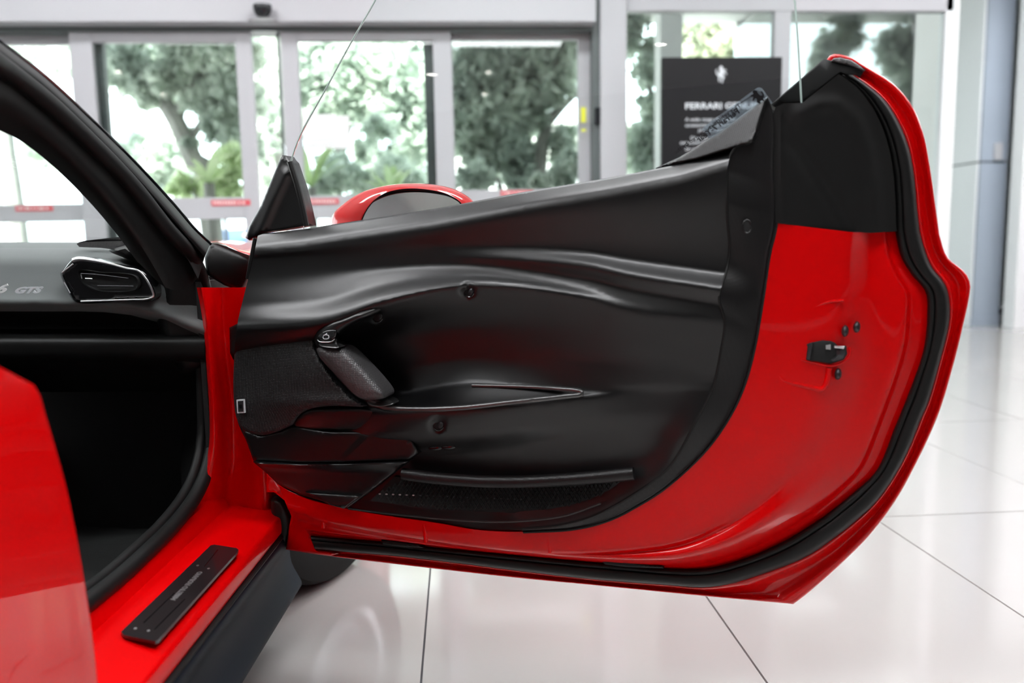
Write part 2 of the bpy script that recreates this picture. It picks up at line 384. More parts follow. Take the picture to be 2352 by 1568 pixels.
def leaf(name, x0, x1, g0, g1, gtop, gbot, Y, top, railb, label, dy=.05):
    """a glazed leaf: x0..x1 outer px, g0..g1 glass px, gtop / gbot glass px rows, railb mid rail bottom px"""
    e = empty(name, atY((x0+x1)/2, 300, Y)[0]*np.array([1, 1, 0])); struct(e, label)
    z = lambda py, px=None: atY((x0+x1)/2 if px is None else px, py, Y)[0][2]
    X = lambda px: atY(px, 250, Y)[0][0]
    zt, zg, zb, zr = z(top), z(gtop), z(gbot), z(railb)
    if g0-x0 > 2: box('stile', X(x0), X(g0), Y, Y+dy, 0, zt, M['white'], e, .004)
    if x1-g1 > 2: box('stile', X(g1), X(x1), Y, Y+dy, 0, zt, M['white'], e, .004)
    box('rail', X(g0), X(g1), Y+.002, Y+dy-.002, zg, zt, M['white'], e, .004)
    box('rail', X(g0), X(g1), Y+.002, Y+dy-.002, zr, zb, M['white'], e, .004)
    box('rail', X(g0), X(g1), Y+.002, Y+dy-.002, 0, .22, M['white'], e, .004)
    box('pane', X(g0), X(g1), Y+dy/2-.003, Y+dy/2+.003, zb, zg, M['glass'], e)
    box('pane', X(g0), X(g1), Y+dy/2-.003, Y+dy/2+.003, .22, zr, M['glass'], e)
    return e
w1 = leaf('window_1', -420, 205, -370, 200, 103, 472, YF+.07, 60, 512, 'fixed glazed panel left of the sliding doors')
d1 = leaf('door_1', 170, 584, 222, 548, 97, 455, YF, 57, 505, 'left white framed glass sliding door')
d2 = leaf('door_2', 651, 1040, 690, 998, 93, 448, YF, 52, 500, 'right white framed glass sliding door')
w2 = leaf('window_2', 1000, 1362, 1042, 1328, 91, 435, YF+.07, 52, 480, 'fixed glazed panel right of the sliding doors')
for wn, a, b, ma in ((w1, 222, 246, 'darkmetal'), (w2, 977, 1000, 'darkmetal')):
    e = fbox('stile', a, 60, b, 440, YF+.07, .05, M[ma], wn, z0=0, z1=atY(a, 97, YF+.07)[0][2])
# opening between the two leaves shows the outer frame posts
for a in (581, 650):
    struct(fbox('trim_5' if a < 600 else 'trim_6', a, 60, a+5, 700, YF+.055, .03, M['darkmetal'], z0=0, z1=hz), 'thin dark weather strip on a sliding door edge')
# warning strips with their white lettering marks
for k, (dr, a, b, y, lab) in enumerate(((d1, 485, 575, 459, 0), (d2, 700, 778, 456, 0), (w1, 35, 122, 472, 0), (w2, 1150, 1225, 437, 0))):
    Y = (YF if dr in (d1, d2) else YF+.07)-.003
    s = fbox('warning_sticker', a, y, b, y+13, Y, .002, M['sticker'], dr)
    x = a+5; rr = random.Random(k)
    while x < b-8:
        ww = rr.choice((3, 4, 5)); fbox('lettering', x, y+4, x+ww, y+9, Y-.001, .001, M['paper'], s); x += ww+rr.choice((2, 2, 5))
pp = empty('paper_notice', atY(750, 300, YF-.01)[0]); tag(pp, 'white paper notice taped to the right sliding door glass', 'notice')
fbox('sheet', 697, 262, 765, 338, YF-.012, .002, M['paper'], pp); fbox('sheet', 705, 266, 803, 341, YF-.009, .002, M['paper'], pp)
# right shop window
w3 = empty('window_3', atY(1760, 300, YF)[0]*np.array([1, 1, 0])); struct(w3, 'tall shop window in two panes beside the doors')
X = lambda px: atY(px, 150, YF)[0][0]
Zt = atY(1760, 25, YF)[0][2]
box('rail', X(1440), X(2185), YF, YF+.07, Zt, CEIL_Z, M['white'], w3, .004)
box('mullion', X(1778), X(1815), YF, YF+.07, 0, Zt, M['white'], w3, .004)
box('mullion', X(2168), X(2190), YF, YF+.07, 0, CEIL_Z, M['lightpan'], w3, .004)
box('rail', X(1440), X(2168), YF, YF+.07, 0, .12, M['white'], w3, .004)
box('pane', X(1440), X(1778), YF+.03, YF+.036, .12, Zt, M['glass'], w3); box('pane', X(1815), X(2168), YF+.03, YF+.036, .12, Zt, M['glass'], w3)
# outside white column and stub wall
xs = X(2172)
struct(box('wall_outside', xs, xs+.12, YF+.07, YF+.36, 0, CEIL_Z, M['stucco']), 'white return wall outside the shop window')
_a = atY(1517, 100, 7.0)[0]; _b = atY(1568, 100, 7.0)[0]
struct(box('column_outside', _a[0], _b[0], 7.0, 7.2, 0, CEIL_Z, M['stucco']), 'white column outside the shop window')
# side glazing of the deeper part and the wall end
yc = 7.3
xc0, xc1 = atY(2242, 500, yc)[0][0], atY(2303, 500, yc)[0][0]
win4 = empty('window_4', (xs+.2, 6, 0)); struct(win4, 'side glazing of the deeper showroom part')
box('pane', xs+.06, xs+.066, YF+.5, 9.1, .1, CEIL_Z-.1, M['glass'], win4)
struct(box('wall_rear', xs+.1, 9.0, 9.15, 9.2, 0, CEIL_Z, M['wall']), 'white wall at the far end')
colm = empty('column', (xc0, yc, 0)); struct(colm, 'square column clad in grey panels beside the shop window')
zs = atY(2270, 372, yc)[0][2]
for z0, z1 in ((.0, zs-.008), (zs+.008, CEIL_Z)):
    box('front_panel', xc0+.004, xc1, yc-.02, yc, z0+.08 if z0 == 0 else z0, z1, M['greywall'], colm)
    box('side_panel', xc0-.02, xc0, yc, yc+1.1, z0, z1, M['lightpan'], colm)  # lit side of the column put into a lighter panel colour
box('core', xc0, xc1-.01, yc, yc+1.1, 0, CEIL_Z, M['darkmetal'], colm); box('plinth', xc0-.005, xc1, yc-.03, yc, 0, .08, M['greywall'], colm)
sw = fbox('switch_box', 2286, 328, 2303, 366, yc-.05, .03, M['white']); tag(sw, 'small white wall switch on the grey column', 'switch')
xw = atY(2308, 500, 7.2)[0][0]
struct(box('wall_far', xw, 9.0, 7.0, 7.15, 0, CEIL_Z, M['wall']), 'bright white wall right of the grey column')

# motion sensor on the header
c = atY(603, 24, YF-.17)[0]; sn = empty('motion_sensor', c); tag(sn, 'black dome motion sensor under the white door header', 'sensor')
V = []; k = 20
for i, (r, z) in enumerate(((.0, .032), (.05, .03), (.053, .02), (.05, 0), (.042, -.018), (.028, -.034), (.0, -.038))):
    for j in range(k): a = 2*math.pi*j/k; V.append(c+np.array([r*math.cos(a), r*.8*math.sin(a), z]))
mk('dome', V, grid_faces(7, k, True), M['sens'], sn)
box('bracket', c[0]-.02, c[0]+.02, c[1], YF-.12, c[2]+.01, c[2]+.028, M['sens'], sn)
V = []
cc = atY(603, 44, YF-.13)[0]
for i, (r, z) in enumerate(((0, .006), (.06, .006), (.068, 0), (.05, -.006), (0, -.006))):
    for j in range(k): a = 2*math.pi*j/k; V.append(cc+np.array([r*1.2*math.cos(a), r*.5*math.sin(a), z]))
mk('mount', V, grid_faces(5, k, True), M['chrome'], sn)

# upright sign in the shop window
YS = 4.75
sg = empty('display_sign', atY(1656, 400, YS)[0]*np.array([1, 1, 0])); tag(sg, 'tall black display sign with white horse emblem and lettering by the window', 'sign')
fbox('board', 1521, 131, 1794, 400, YS, .04, M['sign'], sg, .003, z0=.03)
_p = atY(1656, 400, YS)[0]
box('foot', _p[0]-.3, _p[0]+.3, YS-.15, YS+.2, 0.0, .03, M['darkmetal'], sg, .004)
def text(name, body, p, right, up, size, mat, parent, ext=.0006, align='LEFT', shear=0, bold=0):
    cu = bpy.data.curves.new(name, 'FONT'); cu.body = body; cu.size = size; cu.extrude = ext; cu.align_x = align; cu.shear = shear; cu.offset = bold
    cu.resolution_u = 3
    o = bpy.data.objects.new(name, cu); COL.objects.link(o); cu.materials.append(mat); o.parent = parent
    right = np.asarray(right, float); up = np.asarray(up, float); n = np.cross(right, up); n /= np.linalg.norm(n)
    q = np.asarray(p)-wloc(parent)
    o.matrix_basis = Matrix(((right[0], up[0], n[0], q[0]), (right[1], up[1], n[1], q[1]), (right[2], up[2], n[2], q[2]), (0, 0, 0, 1)))
    bpy.context.view_layer.update()
    me = bpy.data.meshes.new_from_object(o.evaluated_get(bpy.context.evaluated_depsgraph_get())); me.name = name
    nm = o.name; mb = o.matrix_basis.copy(); bpy.data.objects.remove(o); me.transform(mb)
    c = np.array([v.co for v in me.vertices]).mean(0); me.transform(Matrix.Translation(-Vector(c)))
    if not me.materials: me.materials.append(mat)
    o = bpy.data.objects.new(name, me); COL.objects.link(o); o.parent = parent; o.location = c
    return o
EX, EZ = np.array([1., 0, 0]), np.array([0, 0, 1.])
for (px, py, s, body, b, w) in ((1573, 250, .048, 'FERRARI GENUINE', .0012, 1.25), (1574, 278, .028, 'A wide range of original', .0002, 1.1), (1574, 291, .028, 'accessories to enhance and', .0002, 1.05), (1604, 302, .028, 'protect your car', .0002, 1.1),
                              (1586, 321, .028, 'Discover the offer in', .0002, 1.1), (1562, 331, .028, 'our showroom or ask the staff', .0002, 1.05), (1574, 346, .028, 'for a consultation', .0002, 1.1)):
    text('lettering', body, atY(px, py, YS-.002)[0], EX*w, EZ, s, M['signtext'], sg, bold=b)
HORSE = [(.42, 1.0), (.55, .98), (.62, .9), (.60, .82), (.70, .78), (.86, .80), (.92, .74), (.78, .72), (.72, .66), (.86, .60), (.95, .50), (.86, .48), (.76, .56), (.64, .56), (.66, .44), (.74, .36), (.72, .24), (.60, .16), (.58, .04), (.68, .0), (.50, .0),
         (.50, .16), (.58, .28), (.50, .34), (.38, .30), (.34, .18), (.40, .08), (.30, .06), (.24, .18), (.28, .32), (.24, .42), (.14, .44), (.06, .56), (.02, .72), (.10, .82), (.14, .74), (.10, .64), (.18, .54), (.28, .58), (.34, .70), (.34, .82), (.28, .90), (.34, .92)]
def emblem(name, p, right, up, wd, ht, mat, parent, th=.001):
    pts = [Vector((a*wd, b*ht)) for a, b in HORSE]; m = len(pts)
    res = delaunay_2d_cdt(pts, [(i, (i+1) % m) for i in range(m)], [], 1, 1e-6)
    n = np.cross(right, up); V = [np.asarray(p)+right*v[0]+up*v[1] for v in res[0]]
    return mk(name, V, [list(f) for f in res[2]], mat, parent, smooth=False, solid=th, recalc=False)
emblem('emblem', atY(1643, 190, YS-.003)[0], EX, EZ, .072, .095, M['signtext'], sg)

# ================================================================== OUTDOORS
struct(box('ground', -40, 40, YF+.12, 60, -.12, -.05, M['ground']), 'pale paved ground outside')
struct(box('wall_garden', -14, -7, 13, 13.2, -.05, atY(100, 392, 13)[0][2], M['stucco']), 'low white garden wall beyond the left windows')
hb = empty('distant_building', (3.2, 22, 0)); tag(hb, 'pale low building with tiled roof far behind the trees', 'building')
_q = atY(1300, 300, 22)[0]
box('wall', _q[0]-3, _q[0]+3, 22, 26, 0, 3.0, M['stucco'], hb)
mk('roof', [(_q[0]-3.4, 21.6, 3), (_q[0]+3.4, 21.6, 3), (_q[0]+3.4, 26.4, 3), (_q[0]-3.4, 26.4, 3), (_q[0]-2, 24, 4.3), (_q[0]+2, 24, 4.3)], [(0, 1, 5, 4), (1, 2, 5), (2, 3, 4, 5), (3, 0, 4), (0, 3, 2, 1)], M['bark'], hb, smooth=False)
for dx in (-1.6, .6): box('window', _q[0]+dx, _q[0]+dx+.9, 21.97, 22.0, 1, 2.1, M['carwin'], hb)
def crown(blobs, dens=1.0, leaf=.07, seed=0):
    rg = np.random.default_rng(seed); P = []
    for (px, py, r, d) in blobs:
        c = atY(px, py, d)[0]; R = r/FPX*d; n = int(dens*34*(r/10)**2)
        # clumps of leaves give the ragged outline with gaps
        k = max(4, n//26); cl = rg.normal(size=(k, 3)); cl /= np.linalg.norm(cl, axis=1)[:, None]; cl *= (rg.random(k)**.4)[:, None]*R; cl[:, 1] *= 1.2
        q = cl[rg.integers(0, k, n)]+rg.normal(size=(n, 3))*R*.16; P.append(c+q)
    P = np.vstack(P); n = len(P)
    a = rg.normal(size=(n, 3)); a /= np.linalg.norm(a, axis=1)[:, None]; b = rg.normal(size=(n, 3)); b -= a*(a*b).sum(1)[:, None]; b /= np.linalg.norm(b, axis=1)[:, None]
    s = (leaf*(.6+.8*rg.random(n)))[:, None]
    V = np.stack([P-a*s, P+b*s*.42, P+a*s, P-b*s*.42], 1).reshape(-1, 3)
    return V, np.arange(4*n).reshape(-1, 4).tolist()
def tree(label, blobs, trunks, mat, dens=1.0, leaf=.07, seed=0, name='tree', group=None):
    base = atY(trunks[0][0][0][0], trunks[0][0][0][1], trunks[0][0][0][2])[0]; base[2] = -.05
    t = empty(name, base); tag(t, label, 'tree', group)
    V, F = crown(blobs, dens, leaf, seed); mk('crown', V, F, mat, t, smooth=False, recalc=False)
    for k, (pts, r) in enumerate(trunks):
        P = np.array([atY(a, b, d)[0] for a, b, d in pts])
        if k == 0: P = np.vstack([[P[0][0]+.05, P[0][1], -.06], P])
        Q = spl(P, 24); R = np.linspace(r, r*.45, 24); tube('trunk' if k == 0 else 'branch', Q, R, M['bark'], t, ns=8)
    return t
tree('leaning grey trunk tree seen through the left sliding door', [(300, 150, 60, 9.5), (370, 190, 50, 9.5), (420, 120, 60, 9.5), (500, 150, 60, 9.5), (540, 230, 60, 9.5), (560, 320, 45, 9.5), (520, 290, 45, 9.5), (340, 220, 30, 9.5), (470, 240, 45, 9.5), (300, 110, 45, 9.6), (560, 110, 50, 9.5), (250, 120, 40, 9.5), (430, 320, 25, 9.5)],
     [([(478, 450, 9.5), (445, 370, 9.5), (405, 280, 9.5), (350, 200, 9.5), (300, 140, 9.5)], .13), ([(405, 285, 9.5), (420, 230, 9.5), (470, 160, 9.5)], .07), ([(430, 330, 9.5), (480, 260, 9.5), (540, 200, 9.5)], .05)], M['leafA'], 1.35, .06, 1)
tree('dense tree filling the gap between the two sliding doors', [(620, 90, 55, 12.5), (610, 190, 60, 12.5), (640, 280, 50, 12.5), (600, 340, 45, 12.5), (615, 410, 35, 12.5)],
     [([(645, 450, 12.5), (640, 330, 12.5), (615, 200, 12.5)], .09)], M['leafA'], 1.3, .06, 2)
tree('broad tree behind the right sliding door and its paper notice', [(720, 120, 70, 11.2), (800, 180, 80, 11.2), (880, 130, 80, 11.2), (950, 200, 70, 11.2), (900, 260, 55, 11.2), (700, 200, 60, 11.2), (840, 240, 60, 11.2), (960, 280, 50, 11.2), (880, 390, 50, 11.2), (740, 250, 55, 11.2), (960, 350, 60, 11.2), (840, 340, 30, 11.2), (760, 90, 50, 11.4), (930, 80, 60, 11.4)],
     [([(770, 450, 11.2), (775, 380, 11.2), (810, 250, 11.2), (850, 150, 11.2)], .1)], M['leafA'], 1.25, .065, 3)
tree('forked dark tree seen through the fixed panel right of the doors', [(1100, 140, 70, 9), (1180, 120, 80, 9), (1250, 160, 70, 9), (1120, 230, 60, 9), (1070, 260, 50, 9), (1150, 290, 55, 9), (1260, 210, 40, 9), (1100, 390, 45, 9), (1200, 400, 45, 9), (1200, 250, 60, 9), (1080, 320, 50, 9), (1170, 340, 60, 9), (1300, 120, 55, 9), (1290, 330, 40, 9), (1060, 180, 50, 9)],
     [([(1236, 430, 9), (1240, 360, 9), (1255, 300, 9), (1262, 270, 9)], .11), ([(1262, 275, 9), (1290, 245, 9), (1330, 210, 9)], .06), ([(1200, 430, 9), (1170, 370, 9), (1120, 320, 9)], .07), ([(1255, 290, 9), (1230, 230, 9), (1200, 150, 9)], .06)], M['leafA'], 1.35, .06, 4)
tree('tree with open gaps at the left edge of the shop window', [(1460, 80, 50, 9), (1490, 160, 40, 9), (1500, 250, 35, 9), (1460, 350, 55, 9), (1500, 320, 40, 9)],
     [([(1500, 430, 9), (1505, 300, 9), (1475, 150, 9)], .05)], M['leafA'], 1.2, .055, 5)
tree('olive tree above the black display sign', [(1600, 60, 55, 11), (1680, 80, 60, 11), (1750, 50, 55, 11), (1720, 110, 60, 11), (1590, 100, 45, 11), (1770, 90, 40, 11), (1640, 130, 50, 11), (1740, 130, 45, 11), (1600, 20, 50, 11), (1700, 10, 50, 11)],
     [([(1700, 430, 11), (1690, 250, 11), (1680, 100, 11)], .1)], M['leafC'], 1.5, .06, 6)
tree('tree behind the rear pane of the shop window', [(1850, 70, 65, 9.5), (1920, 110, 70, 9.5), (1880, 190, 60, 9.5), (2000, 60, 60, 9.5), (2060, 110, 50, 9.5), (2050, 220, 45, 9.5), (1860, 270, 55, 9.5), (2070, 290, 45, 9.5), (1990, 170, 30, 9.5)],
     [([(1930, 450, 9.5), (1925, 300, 9.5), (1900, 150, 9.5)], .09), ([(1915, 220, 9.5), (1980, 170, 9.5), (2060, 110, 9.5)], .04)], M['leafC'], 1.1, .06, 7)
tree('slim pole-like tree outside the far left windows', [(90, 130, 35, 11), (150, 150, 30, 11), (30, 140, 30, 11), (160, 120, 35, 11), (70, 350, 30, 11.5), (110, 365, 30, 11.5)],
     [([(35, 470, 11), (22, 380, 11), (10, 300, 11), (0, 200, 11), (40, 150, 11)], .12)], M['leafA'], .7, .06, 8)
def bush(label, blobs, mat, dens=1.2, leaf=.06, seed=0):
    base = atY(blobs[0][0], blobs[0][1], blobs[0][3])[0]; base[2] = -.05
    t = empty('shrub', base); tag(t, label, 'shrub'); V, F = crown(blobs, dens, leaf, seed); mk('foliage', V, F, mat, t, smooth=False, recalc=False)
    for k in range(3):
        p = base+np.array([(k-1)*.12, 0, 0]); q = np.array([V[:, 0].mean()+(k-1)*.3, V[:, 1].mean(), V[:, 2].mean()]); tube('stem', spl([p, (p+q)/2+[.05, 0, 0], q], 8), .02, M['bark'], t, ns=6)
bush('grey green shrub left behind the leaning trunk', [(330, 370, 60, 12), (380, 340, 55, 12), (300, 330, 40, 12), (350, 430, 45, 12), (400, 400, 45, 12)], M['leafA'], .9, .06, 11)
bush('bright green shrub low behind the left sliding door', [(500, 420, 40, 8.8), (540, 380, 40, 8.8), (430, 430, 30, 8.8), (540, 440, 30, 8.8)], M['leafB'], .9, .06, 12)
bush('dark shrub below the paper notice', [(760, 400, 50, 9.6), (820, 430, 45, 9.6), (900, 410, 50, 9.6), (950, 430, 40, 9.6), (730, 440, 40, 9.6), (870, 300, 40, 9.8)], M['leafA'], .8, .06, 13)
bush('pale shrub at the foot of the forked tree', [(1300, 410, 40, 7.3), (1250, 430, 30, 7.3), (1090, 420, 45, 7.3), (1330, 370, 30, 7.3)], M['leafA'], 1.0, .045, 14)
def palm(label, px, py, d, h, seed):
    rg = random.Random(seed); b = atY(px, py, d)[0]; t = empty('palm_plant', (b[0], b[1], -.05)); tag(t, label, 'plant'); c = np.array([b[0], b[1], b[2]])
    tube('stem', [(b[0], b[1], -.06), (b[0], b[1], b[2]*.5), tuple(c)], .05, M['bark'], t, ns=8)
    for k in range(15):
        a = rg.random()*6.28; el = rg.uniform(.35, 1.3); L = h*rg.uniform(.7, 1.1); dx = np.array([math.cos(a), math.sin(a), 0]); sd = np.array([-math.sin(a), math.cos(a), 0])
        V = []
        for i in range(7):
            s = i/6; p = c+dx*L*s*math.cos(el)+EZ*(L*s*math.sin(el)-.35*L*s*s); wd = .045*math.sin(math.pi*min(.97, s*.9+.08)); V += [p-sd*wd, p+sd*wd]
        mk('frond', V, [(2*i, 2*i+1, 2*i+3, 2*i+2) for i in range(6)], M['leafB'], t, recalc=False)
palm('spiky palm plant behind the left sliding door', 480, 420, 7.4, .5, 1)
palm('spiky palm plant just right of the black mirror triangle', 715, 430, 8.3, .75, 2)
palm('low palm plant behind the red door mirror', 900, 450, 8.5, .6, 3)
# parked car outside
pc = empty('parked_car', (*atY(540, 530, 15.0)[0][:2], -.05)); tag(pc, 'white parked car outside, low behind the left sliding door', 'car')
o = np.array([*atY(545, 530, 15.0)[0][:2], -.05]); prof = [(-2.1, .35), (-2.15, .62), (-1.9, .8), (-1.1, .92), (-.5, 1.28), (.5, 1.32), (1.3, .98), (2.0, .9), (2.15, .6), (2.1, .35), (1.7, .22), (-1.7, .22)]
V = []
for yy, ins in ((-.0, .12), (.06, .0), (1.65, .0), (1.71, .12)):
    cx = np.mean([p[0] for p in prof]); V += [o+np.array([p[0]*(1-ins*.1), yy, p[1]*(1-ins*.15)+.03]) for p in prof]
F = grid_faces(4, 12, True)+[list(range(12))[::-1], list(range(36, 48))]
mk('body', V, F, M['carwhite'], pc, sharp=50)
mk('side_window', [o+np.array([x, -.012, z]) for x, z in ((-.95, .95), (-.45, 1.22), (.45, 1.25), (1.1, .98))], [(0, 1, 2, 3)], M['carwin'], pc, solid=.01)
for x in (-1.35, 1.35): tube('wheel', [o+np.array([x, -.03, .33]), o+np.array([x, .2, .33])], .32, M['tyre'], pc, ns=20)

# ================================================================== THE CAR
car_e = empty('car', car(SX-.8, AF-.3, 0)); tag(car_e, 'red two seat sports car with its passenger door wide open on the tiled floor', 'car')
door = empty('car_door', A, car_e)

# ---------------- outlines of the door, in photograph pixels
E2 = segs([(1781, 512), (1766, 580), (1746, 712), (1729, 805), (1709, 878), (1680, 944), (1621, 1030), (1527, 1118), (1462, 1160)],
          [(1462, 1160), (1396, 1193), (1317, 1214), (1200, 1221), (1100, 1217), (1000, 1200), (850, 1178), (760, 1160), (690, 1140), (640, 1115)], n=70)
CR = segs([(1957, 533), (1950, 600), (1943, 690), (1932, 770), (1918, 850), (1903, 910), (1875, 1000), (1820, 1090), (1745, 1160)],
          [(1745, 1160), (1660, 1213), (1570, 1250), (1450, 1268), (1300, 1271), (1200, 1267), (1050, 1250), (950, 1235), (850, 1218), (740, 1195), (662, 1170)], n=70)
S1 = segs([(2058, 533), (2071, 589), (2097, 632), (2127, 669), (2131, 712), (2124, 795), (2104, 861), (2058, 978), (2014, 1081), (1967, 1128), (1892, 1188)],
          [(1892, 1188), (1808, 1240), (1714, 1282), (1621, 1306), (1527, 1306), (1387, 1294), (1200, 1277), (978, 1256), (866, 1244), (770, 1236), (713, 1231)], n=70)
S1u = spl([(1928, 172), (1960, 192), (2000, 240), (2030, 300), (2050, 380), (2057, 465), (2058, 533)], 50)
S2u = spl([(1960, 172), (1997, 199), (2034, 232), (2067, 286), (2088, 340), (2101, 411), (2107, 480), (2113, 530)], 50)
S2 = segs([(2113, 530), (2121, 563), (2140, 612), (2172, 655), (2182, 696), (2180, 745), (2164, 812), (2131, 928), (2121, 950), (2075, 1058), (2014, 1151), (1948, 1212)],
          [(1948, 1212), (1855, 1277), (1761, 1315), (1668, 1343), (1612, 1349), (1527, 1343), (1359, 1330), (1200, 1312), (1050, 1293), (900, 1276), (800, 1268), (723, 1261)], n=70)
Ou = spl([(1899, 137), (1910, 125), (1947, 129), (1988, 152), (2055, 195), (2096, 245), (2121, 307), (2136, 382), (2148, 465), (2158, 539)], 50)
O1 = segs([(2158, 539), (2175, 589), (2217, 626), (2229, 651), (2227, 679), (2213, 745), (2190, 838), (2156, 950), (2107, 1058), (2056, 1151), (1995, 1231), (1930, 1296), (1855, 1362), (1822, 1387)],
          [(1822, 1387), (1700, 1376), (1612, 1368), (1359, 1343), (1200, 1328), (985, 1304), (744, 1275), (657, 1262)], n=70)
# the corner of the sheet belongs to the outer skin only: match it with S2 by key points
S2c = segs([(2113, 530), (2121, 563), (2140, 612), (2172, 655), (2182, 696), (2180, 745), (2164, 812), (2131, 928), (2121, 950), (2075, 1058), (2014, 1151), (1948, 1212), (1855, 1277), (1761, 1315), (1700, 1335)],
           [(1700, 1335), (1612, 1349), (1527, 1343), (1359, 1330), (1200, 1312), (1050, 1293), (900, 1276), (800, 1268), (723, 1261)], n=70)
def inw(Cv, d):               # shift an outline towards the middle of the door by d pixels
    t = np.gradient(Cv, axis=0); t /= np.linalg.norm(t, axis=1)[:, None]; n = np.stack([-t[:, 1], t[:, 0]], 1)
    return Cv+n*d
ED = -9.0                     # hidden thickness behind
# red inner frame: from the trim edge over the crease down to the seal
bb = np.exp(-((np.arange(len(CR))-80)/26.0)**2)
C1 = [place(atD, E2, 9.0), place(atD, mix(E2, CR, .5), 8.9), place(atD, mix(E2, CR, .85), 8.6), place(atD, CR, 8.0-.3*bb), place(atD, mix(CR, S1, .12), 7.0+1.2*bb), place(atD, mix(CR, S1, .35), 5.2+3.4*bb),
      place(atD, mix(CR, S1, .55), 4.6+2.0*bb), place(atD, mix(CR, S1, .72), 4.4), place(atD, mix(CR, S1, .8), 3.2), place(atD, mix(CR, S1, .92), 2.6), place(atD, S1, 2.2)]
frame = loft('door_inner_frame', C1, M['redin'], door, sub=4)
# gasket channel edge, groove and outer skin lip
def ring(name, s2, o1, mat):
    return loft(name, [place(atD, inw(s2, 6), 1.2), place(atD, s2, 1.6), place(atD, mix(s2, o1, .12), 1.5), place(atD, mix(s2, o1, .25), .2), place(atD, mix(s2, o1, .45), -.6), place(atD, mix(s2, o1, .62), -.3), place(atD, mix(s2, o1, .80), .5),
                       place(atD, mix(s2, o1, .94), .55), place(atD, o1, .1), place(atD, inw(o1, 2), -.6), place(atD, inw(o1, 8), -2.0)], mat, door, sub=4)
ring('outer_skin_edge', S2c, O1, M['red'])
ring('outer_skin_edge', S2u, Ou, M['red'])
# outer skin seen from behind: one closed pressed sheet
oo = np.vstack([inw(Ou, 6)[:-1], inw(O1, 6)]); oo = np.vstack([oo[::3], [(640, 1200), (600, 1050), (575, 800), (600, 560), (640, 545), (1000, 500), (1500, 430), (1800, 300), (1890, 160)]])
def wskin(x, y): return -2.0-5.0*np.exp(-((x-1300)/700)**2-((y-850)/330)**2)*1.0
skin('outer_skin', oo, atD, wskin, M['red'], door, step=45, thick=.3)
# panel closing the inside of the shell behind the trim
skin('shell_panel', [(640, 1115), (1000, 1195), (1300, 1210), (1500, 1120), (1690, 900), (1770, 520), (1770, 300), (1700, 360), (1000, 500), (610, 550), (560, 800), (575, 1000)], atD, -1.0, M['dark'], door, step=60, thick=.3)
# lower front corner of the frame
skin('front_corner', [(612, 1080), (640, 1112), (700, 1138), (790, 1168), (790, 1215), (713, 1232), (726, 1262), (780, 1270), (760, 1276), (657, 1261), (664, 1210), (669, 1185), (655, 1150), (630, 1130), (612, 1130)],
     atD, lambda x, y: 2.4+2.2*np.exp(-((y-1150)/35)**2)-.6*np.exp(-((x-690)/14)**2-((y-1222)/16)**2), M['redin'], door, step=9, edge=5, drop=.5, thick=3)
# small stiffening ribs pressed in the lower frame
for (a, b, c_, d_) in ((737, 1158, 743, 1212), (974, 1202, 978, 1244), (1256, 1222, 1262, 1268)):
    P = spl([(a, b), ((a+c_)/2+1, (b+d_)/2), (c_, d_)], 8); tube('pressed_rib', place(atD, P, 8.6 if a > 800 else 6.6), .0042, M['redin'], door, ns=8)
# weather seal: one soft band along the whole edge
band = lambda s1, s2: [place(atD, inw(s1, 2), 1.6), place(atD, s1, 2.8), place(atD, mix(s1, s2, .1), 3.4), place(atD, mix(s1, s2, .26), 3.5), place(atD, mix(s1, s2, .32), 3.2), place(atD, mix(s1, s2, .4), 3.6), place(atD, mix(s1, s2, .75), 3.7), place(atD, mix(s1, s2, .94), 2.9), place(atD, s2, 1.4)]
sl = []
for a, b in zip(band(S1u, S2u), band(S1, S2)): sl.append(np.vstack([a[:-1], b]))
loft('weather_seal', sl, M['rubber'], door, sub=3)
# black moulded cap at the shoulder
capo = [(1775, 262), (1782, 245), (1800, 238), (1843, 236), (1926, 170)]+[tuple(p) for p in S1u[2::4]]+[(2060, 531), (2000, 535), (1950, 531), (1880, 524), (1781, 511), (1777, 400)]
R1 = [(1835, 262), (1880, 240), (1925, 240), (1965, 275), (1990, 340), (2005, 420), (2012, 520)]
R2 = [(1800, 262), (1808, 300), (1850, 350), (1900, 420), (1945, 490), (1965, 530)]
R3 = [(1800, 320), (1830, 350), (1880, 430), (1920, 500), (1935, 528)]
def wcap(x, y):
    t = np.clip((x-1780)/280, 0, 1)
    w = 9.3-5.0*t**1.6
    w = w+.5*np.exp(-(dist(R1, x, y)/20)**2)+.35*np.tanh((dist(R2, x, y)-6)/5)*0
    return w-.22*np.exp(-(dist(R2, x, y)/7)**2)-.22*np.exp(-(dist(R3, x, y)/7)**2)+.3*np.exp(-(dist([(1790, 262), (1797, 500)], x, y)/4)**2)
skin('shoulder_cap', capo, atD, wcap, M['cap'], door, step=7, thick=6)
# velvet glass run above the cap and the hatch foam patch
skin('glass_run', [(1770, 240), (1893, 135), (1912, 140), (1930, 146), (1962, 153), (1987, 160), (1972, 183), (1930, 168), (1843, 236), (1800, 238), (1780, 246)], atD, 1.6, M['dark'], door, step=20, edge=4, drop=.4, thick=4)
skin('edge_tape', [(1908, 141), (1914, 134), (1930, 132), (1955, 138), (1972, 149), (1988, 161), (1984, 163), (1950, 150), (1920, 143)], atD, 2.0, M['perf'], door, step=8, edge=3, drop=.3, thick=.4)

